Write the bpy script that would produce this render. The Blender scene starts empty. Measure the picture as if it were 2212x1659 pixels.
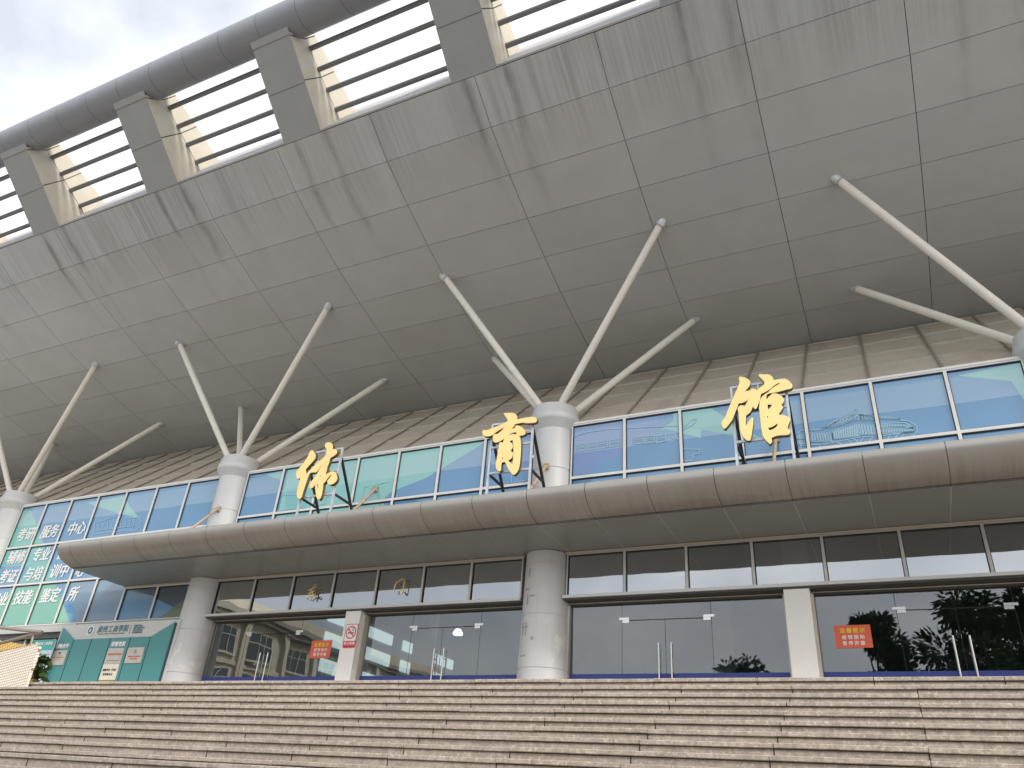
import bpy, bmesh, math, random
from mathutils import Vector, Matrix
random.seed(7)
C = bpy.context.scene
COL = C.collection

# ---------------------------------------------------------------- camera
# eye level is z = 0; the plaza lies at z = -1.6, the entrance landing at z = 2.04
cam = bpy.data.cameras.new("camera")
cam.sensor_width = 36.0
cam.lens = 36.0 * 1672.15 / 2212.0
cam.clip_start = 0.1
cam.clip_end = 2000
cam_o = bpy.data.objects.new("camera", cam)
COL.objects.link(cam_o)
_r, _u, _f = (Vector((0.9001175, 0.4297910, 0.0711915)), Vector((0.1598277, -0.4778111, 0.8638007)), Vector((-0.4052699, 0.7661437, 0.4987786)))
cam_o.matrix_world = Matrix(((_r.x, _u.x, -_f.x, 0), (_r.y, _u.y, -_f.y, 0), (_r.z, _u.z, -_f.z, 0), (0, 0, 0, 1)))
C.camera = cam_o

# ---------------------------------------------------------------- world and sun
SUN_DIR = Vector((0.80, -0.42, 0.62)).normalized()
sun_el = math.asin(SUN_DIR.z)
sun_az = math.atan2(SUN_DIR.x, SUN_DIR.y)
W = bpy.data.worlds.new("World")
C.world = W
W.use_nodes = True
nt = W.node_tree
nt.nodes.clear()
out = nt.nodes.new("ShaderNodeOutputWorld")
bg = nt.nodes.new("ShaderNodeBackground")
bg.inputs[1].default_value = 0.10
sky = nt.nodes.new("ShaderNodeTexSky")
sky.sky_type = 'NISHITA'
sky.sun_disc = False
sky.sun_elevation = sun_el
sky.sun_rotation = sun_az
sky.air_density = 1.0
sky.dust_density = 4.0
tc = nt.nodes.new("ShaderNodeTexCoord")
mp = nt.nodes.new("ShaderNodeMapping")
mp.inputs['Scale'].default_value = (1, 1, 1.6)
mp.inputs['Location'].default_value = (5.37, 0.5, 1.5)
n1 = nt.nodes.new("ShaderNodeTexNoise")
n1.inputs['Scale'].default_value = 2.3
n1.inputs['Detail'].default_value = 7
n1.inputs['Roughness'].default_value = 0.52
rmp = nt.nodes.new("ShaderNodeValToRGB")
rmp.color_ramp.elements[0].position = 0.36
rmp.color_ramp.elements[0].color = (0.42, 0.42, 0.42, 1)
rmp.color_ramp.elements[1].position = 0.66
rmp.color_ramp.elements[1].color = (1, 1, 1, 1)
mx = nt.nodes.new("ShaderNodeMix")
mx.data_type = 'RGBA'
mx.inputs['B'].default_value = (9.0, 9.15, 9.4, 1)     # bright milky cloud
nt.links.new(tc.outputs['Generated'], mp.inputs['Vector'])
nt.links.new(mp.outputs[0], n1.inputs['Vector'])
nt.links.new(n1.outputs['Fac'], rmp.inputs[0])
nt.links.new(rmp.outputs[0], mx.inputs['Factor'])
nt.links.new(sky.outputs[0], mx.inputs['A'])
nt.links.new(mx.outputs['Result'], bg.inputs[0])
nt.links.new(bg.outputs[0], out.inputs[0])

sl = bpy.data.lights.new("sun", 'SUN')
sl.energy = 2.0
sl.angle = math.radians(12)
sl.color = (1.0, 0.95, 0.87)
so = bpy.data.objects.new("sun", sl)
so.rotation_euler = SUN_DIR.to_track_quat('Z', 'Y').to_euler()
so.location = (30, -20, 40)
COL.objects.link(so)

C.view_settings.view_transform = 'Standard'
C.view_settings.look = 'None'
C.view_settings.gamma = 1
C.view_settings.exposure = 0.85
C.cycles.max_bounces = 8
C.cycles.transparent_max_bounces = 12
C.cycles.caustics_reflective = False
C.cycles.caustics_refractive = False

# ---------------------------------------------------------------- measured outlines, metres (x, z) on their own wall planes
CH_TI = [[(-14.002,8.653),(-13.953,8.684),(-13.882,8.658),(-13.804,8.57),(-13.764,8.483),(-13.772,8.404),(-13.843,8.317),(-13.93,8.224),(-14.01,8.117),(-13.975,8.038),(-13.959,7.962),(-13.956,7.91),(-13.932,7.978),(-13.901,8.024),(-13.87,8.062),(-13.812,8.121),(-13.723,8.205),(-13.615,8.287),(-13.507,8.369),(-13.424,8.438),(-13.398,8.482),(-13.401,8.547),(-13.417,8.662),(-13.47,8.71),(-13.503,8.772),(-13.498,8.828),(-13.43,8.851),(-13.345,8.836),(-13.27,8.788),(-13.233,8.71),(-13.214,8.602),(-13.183,8.611),(-13.119,8.605),(-13.065,8.565),(-13.044,8.515),(-13.066,8.454),(-13.137,8.407),(-13.226,8.368),(-13.24,8.326),(-13.241,8.239),(-13.27,8.132),(-13.271,8.022),(-13.286,7.86),(-13.231,7.892),(-13.151,7.929),(-13.065,7.942),(-12.979,7.916),(-12.921,7.854),(-12.876,7.772),(-12.858,7.693),(-12.887,7.628),(-12.964,7.583),(-13.049,7.57),(-13.107,7.592),(-13.164,7.683),(-13.124,7.74),(-13.086,7.805),(-13.074,7.85),(-13.1,7.864),(-13.136,7.826),(-13.183,7.762),(-13.248,7.662),(-13.292,7.621),(-13.278,7.527),(-13.273,7.359),(-13.279,7.239),(-13.319,7.183),(-13.367,7.2),(-13.419,7.269),(-13.478,7.397),(-13.527,7.525),(-13.562,7.652),(-13.604,7.58),(-13.664,7.533),(-13.707,7.545),(-13.734,7.595),(-13.741,7.657),(-13.714,7.732),(-13.645,7.817),(-13.574,7.934),(-13.526,8.07),(-13.458,8.21),(-13.501,8.177),(-13.562,8.071),(-13.617,7.999),(-13.729,8.008),(-13.817,7.995),(-13.856,7.934),(-13.875,7.829),(-13.9,7.676),(-13.926,7.493),(-13.941,7.34),(-13.969,7.274),(-14.048,7.298),(-14.104,7.373),(-14.134,7.485),(-14.139,7.61),(-14.129,7.781),(-14.125,7.922),(-14.165,7.882),(-14.222,7.886),(-14.277,7.956),(-14.309,8.039),(-14.309,8.111),(-14.252,8.176),(-14.196,8.25),(-14.126,8.337),(-14.049,8.473),(-14.006,8.597)],[(-13.431,7.94),(-13.456,7.896),(-13.478,7.836),(-13.432,7.831)],[(-13.503,7.661),(-13.487,7.582),(-13.442,7.492),(-13.434,7.545),(-13.462,7.625)]]
CH_YU = [[(-8.027,8.881),(-7.956,8.872),(-7.862,8.862),(-7.776,8.843),(-7.711,8.798),(-7.667,8.728),(-7.649,8.647),(-7.57,8.653),(-7.449,8.659),(-7.328,8.658),(-7.238,8.651),(-7.168,8.62),(-7.13,8.557),(-7.139,8.513),(-7.183,8.493),(-7.288,8.501),(-7.409,8.517),(-7.471,8.539),(-7.562,8.544),(-7.653,8.536),(-7.728,8.52),(-7.725,8.481),(-7.782,8.436),(-7.833,8.403),(-7.766,8.415),(-7.682,8.42),(-7.686,8.467),(-7.664,8.484),(-7.586,8.46),(-7.491,8.391),(-7.433,8.321),(-7.41,8.265),(-7.426,8.214),(-7.492,8.197),(-7.579,8.191),(-7.549,8.157),(-7.53,8.093),(-7.509,7.97),(-7.499,7.776),(-7.498,7.555),(-7.509,7.396),(-7.543,7.271),(-7.626,7.194),(-7.688,7.238),(-7.77,7.342),(-7.84,7.468),(-7.885,7.554),(-7.937,7.551),(-7.977,7.559),(-7.99,7.494),(-7.989,7.369),(-8.004,7.33),(-8.063,7.357),(-8.111,7.436),(-8.128,7.519),(-8.114,7.665),(-8.096,7.842),(-8.087,7.977),(-8.083,8.058),(-8.065,8.092),(-8.017,8.074),(-7.982,8.077),(-7.965,8.149),(-7.902,8.216),(-7.814,8.253),(-7.723,8.261),(-7.658,8.246),(-7.619,8.288),(-7.689,8.31),(-7.787,8.295),(-7.874,8.247),(-7.961,8.186),(-8.049,8.138),(-8.138,8.108),(-8.2,8.114),(-8.25,8.152),(-8.273,8.232),(-8.271,8.293),(-8.236,8.331),(-8.158,8.331),(-8.092,8.375),(-8.027,8.427),(-7.972,8.496),(-8.076,8.457),(-8.195,8.398),(-8.268,8.347),(-8.328,8.317),(-8.421,8.312),(-8.501,8.33),(-8.561,8.375),(-8.584,8.449),(-8.573,8.494),(-8.542,8.497),(-8.484,8.477),(-8.361,8.501),(-8.223,8.534),(-8.072,8.581),(-7.966,8.611),(-7.893,8.662),(-7.929,8.723),(-7.99,8.811)],[(-7.727,8.11),(-7.779,8.102),(-7.822,8.072),(-7.758,8.024),(-7.721,7.94),(-7.74,7.861),(-7.776,7.821),(-7.712,7.772),(-7.705,7.715),(-7.72,7.64),(-7.79,7.59),(-7.819,7.575),(-7.762,7.519),(-7.698,7.464),(-7.678,7.491),(-7.677,7.726),(-7.693,7.952)],[(-7.946,7.867),(-7.916,7.875),(-7.951,7.82),(-7.95,7.77),(-7.967,7.728),(-7.954,7.689),(-7.944,7.636),(-7.972,7.61),(-7.981,7.641),(-7.974,7.766)]]
CH_GUAN = [[(-2.344,8.826),(-2.322,8.839),(-2.248,8.808),(-2.175,8.756),(-2.135,8.691),(-2.134,8.634),(-2.162,8.574),(-2.223,8.503),(-2.291,8.43),(-2.219,8.462),(-2.15,8.466),(-2.121,8.457),(-2.113,8.5),(-2.079,8.502),(-2.027,8.468),(-1.995,8.446),(-1.937,8.492),(-1.858,8.542),(-1.827,8.585),(-1.83,8.626),(-1.871,8.699),(-1.919,8.774),(-1.929,8.817),(-1.908,8.826),(-1.835,8.803),(-1.741,8.785),(-1.684,8.737),(-1.657,8.667),(-1.651,8.612),(-1.581,8.623),(-1.474,8.616),(-1.384,8.591),(-1.331,8.525),(-1.299,8.456),(-1.298,8.4),(-1.334,8.367),(-1.407,8.364),(-1.501,8.349),(-1.608,8.337),(-1.702,8.333),(-1.768,8.334),(-1.814,8.31),(-1.836,8.258),(-1.838,8.184),(-1.792,8.219),(-1.733,8.28),(-1.678,8.305),(-1.612,8.293),(-1.55,8.247),(-1.51,8.185),(-1.496,8.128),(-1.508,8.075),(-1.546,8.027),(-1.555,7.998),(-1.531,7.978),(-1.535,7.94),(-1.588,7.864),(-1.64,7.798),(-1.582,7.786),(-1.507,7.758),(-1.453,7.719),(-1.426,7.669),(-1.431,7.617),(-1.465,7.539),(-1.491,7.468),(-1.457,7.425),(-1.45,7.372),(-1.473,7.331),(-1.525,7.324),(-1.627,7.334),(-1.717,7.33),(-1.784,7.31),(-1.818,7.292),(-1.822,7.203),(-1.849,7.17),(-1.884,7.205),(-1.93,7.278),(-1.967,7.374),(-1.981,7.512),(-1.985,7.697),(-1.986,7.914),(-1.982,8.038),(-1.961,8.161),(-1.932,8.235),(-1.879,8.297),(-1.808,8.341),(-1.783,8.352),(-1.736,8.395),(-1.636,8.465),(-1.537,8.516),(-1.504,8.545),(-1.561,8.544),(-1.646,8.503),(-1.718,8.444),(-1.803,8.396),(-1.873,8.368),(-1.936,8.336),(-1.966,8.225),(-2.001,8.136),(-2.051,8.026),(-2.076,8.018),(-2.101,8.066),(-2.118,8.108),(-2.144,8.034),(-2.192,7.947),(-2.278,7.883),(-2.292,7.791),(-2.313,7.609),(-2.253,7.692),(-2.192,7.776),(-2.155,7.816),(-2.141,7.799),(-2.149,7.692),(-2.178,7.542),(-2.21,7.395),(-2.236,7.315),(-2.264,7.301),(-2.308,7.326),(-2.368,7.418),(-2.405,7.546),(-2.413,7.717),(-2.411,7.92),(-2.422,8.048),(-2.419,8.095),(-2.382,8.129),(-2.34,8.138),(-2.301,8.111),(-2.281,8.088),(-2.243,8.161),(-2.194,8.257),(-2.18,8.294),(-2.229,8.247),(-2.294,8.21),(-2.363,8.198),(-2.404,8.205),(-2.437,8.13),(-2.503,7.982),(-2.568,7.835),(-2.643,7.737),(-2.71,7.662),(-2.738,7.654),(-2.769,7.71),(-2.778,7.79),(-2.753,7.849),(-2.701,7.904),(-2.636,8.052),(-2.554,8.23),(-2.472,8.41),(-2.391,8.574),(-2.339,8.713)],[(-1.828,8.091),(-1.78,8.067),(-1.72,8.06),(-1.745,8.014),(-1.789,7.967),(-1.833,7.951)],[(-1.863,7.808),(-1.817,7.805),(-1.84,7.766),(-1.866,7.732)],[(-1.864,7.54),(-1.788,7.544),(-1.706,7.584),(-1.658,7.612),(-1.656,7.569),(-1.7,7.515),(-1.768,7.48),(-1.834,7.467),(-1.857,7.509)]]
ST_DONG = [[(-14.803,5.399),(-14.725,5.437)],[(-14.593,5.566),(-14.651,5.503)],[(-14.53,5.481),(-14.666,5.457),(-14.721,5.344)],[(-14.767,5.297),(-14.663,5.344),(-14.571,5.375)],[(-14.635,5.348),(-14.621,5.263),(-14.64,5.138)],[(-14.805,5.168),(-14.702,5.233),(-14.542,5.266)],[(-14.614,5.247),(-14.504,5.193),(-14.494,5.244)]]
ST_MEN = [[(-11.845,5.461),(-11.77,5.527),(-11.668,5.539)],[(-11.875,5.484),(-11.914,5.376),(-11.925,5.205)],[(-11.638,5.543),(-11.633,5.347),(-11.637,5.231),(-11.657,5.162),(-11.756,5.263)]]
FILM = [('green',[(-30.617,9.332),(-29.21,9.274),(-28.35,8.478),(-27.556,7.738),(-29.952,7.806)]),('mint',[(-26.042,9.222),(-25.361,9.228),(-24.146,9.298),(-23.478,8.718),(-22.91,8.327),(-23.84,8.547),(-25.182,8.949)]),('teal',[(-31.363,7.812),(-27.63,7.774),(-26.8,7.003),(-25.984,6.236),(-30.32,6.245)]),('blue2',[(-30.905,7.124),(-29.783,7.091),(-28.315,7.028),(-27.978,6.929),(-28.267,6.317),(-30.34,6.276)]),('leaf',[(-30.309,6.23),(-26.11,6.221),(-24.891,5.11),(-24.524,4.756),(-29.32,4.744)]),('blue2',[(-30.309,6.23),(-28.413,6.261),(-28.573,6.01),(-29.799,5.464)]),('leaf2',[(-25.372,5.553),(-24.518,4.782),(-25.258,4.754)]),('steel',[(-25.301,6.259),(-22.674,6.27),(-22.42,4.763),(-24.306,4.826)]),('dusk',[(-22.506,5.943),(-21.042,5.89),(-20.901,5.553),(-22.476,5.837)]),('night',[(-21.115,5.894),(-19.736,5.844),(-19.391,4.947),(-21.052,5.535)]),('olive',[(-20.707,4.802),(-19.59,5.465),(-19.317,4.753)]),('mint',[(-17.597,9.292),(-16.863,9.344),(-16.838,9.004)]),('mint',[(-16.708,9.6),(-9.643,9.509),(-9.626,9.339),(-11.054,8.652),(-11.507,8.447),(-12.529,8.186),(-12.791,8.026),(-12.812,7.653),(-16.708,7.3)]),('sea',[(-16.628,8.697),(-15.81,8.673),(-15.512,7.514),(-16.32,7.588)]),('violet',[(-7.113,9.479),(-4.715,9.413),(-4.725,8.976),(-5.128,8.734),(-6.887,7.895),(-7.054,7.829)]),('mint',[(-4.727,8.911),(-4.166,9.279),(-4.114,9.402),(-3.657,9.413),(-3.7,8.568),(-4.568,8.952)]),('mint',[(-4.35,9.375),(-3.423,9.352),(-2.862,8.837),(-2.939,8.518),(-4.36,9.05)]),('green',[(-3.828,8.873),(-2.899,8.822),(-2.275,8.351),(-2.956,8.533)]),('mint',[(1.928,9.259),(3.157,9.348),(3.021,8.363),(2.871,8.938)]),('green',[(3.17,9.345),(3.519,9.351),(3.258,8.215),(3.024,8.399)]),('violet',[(-9.479,9.318),(-8.235,9.371),(-8.156,8.134),(-9.015,8.647)])]
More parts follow.
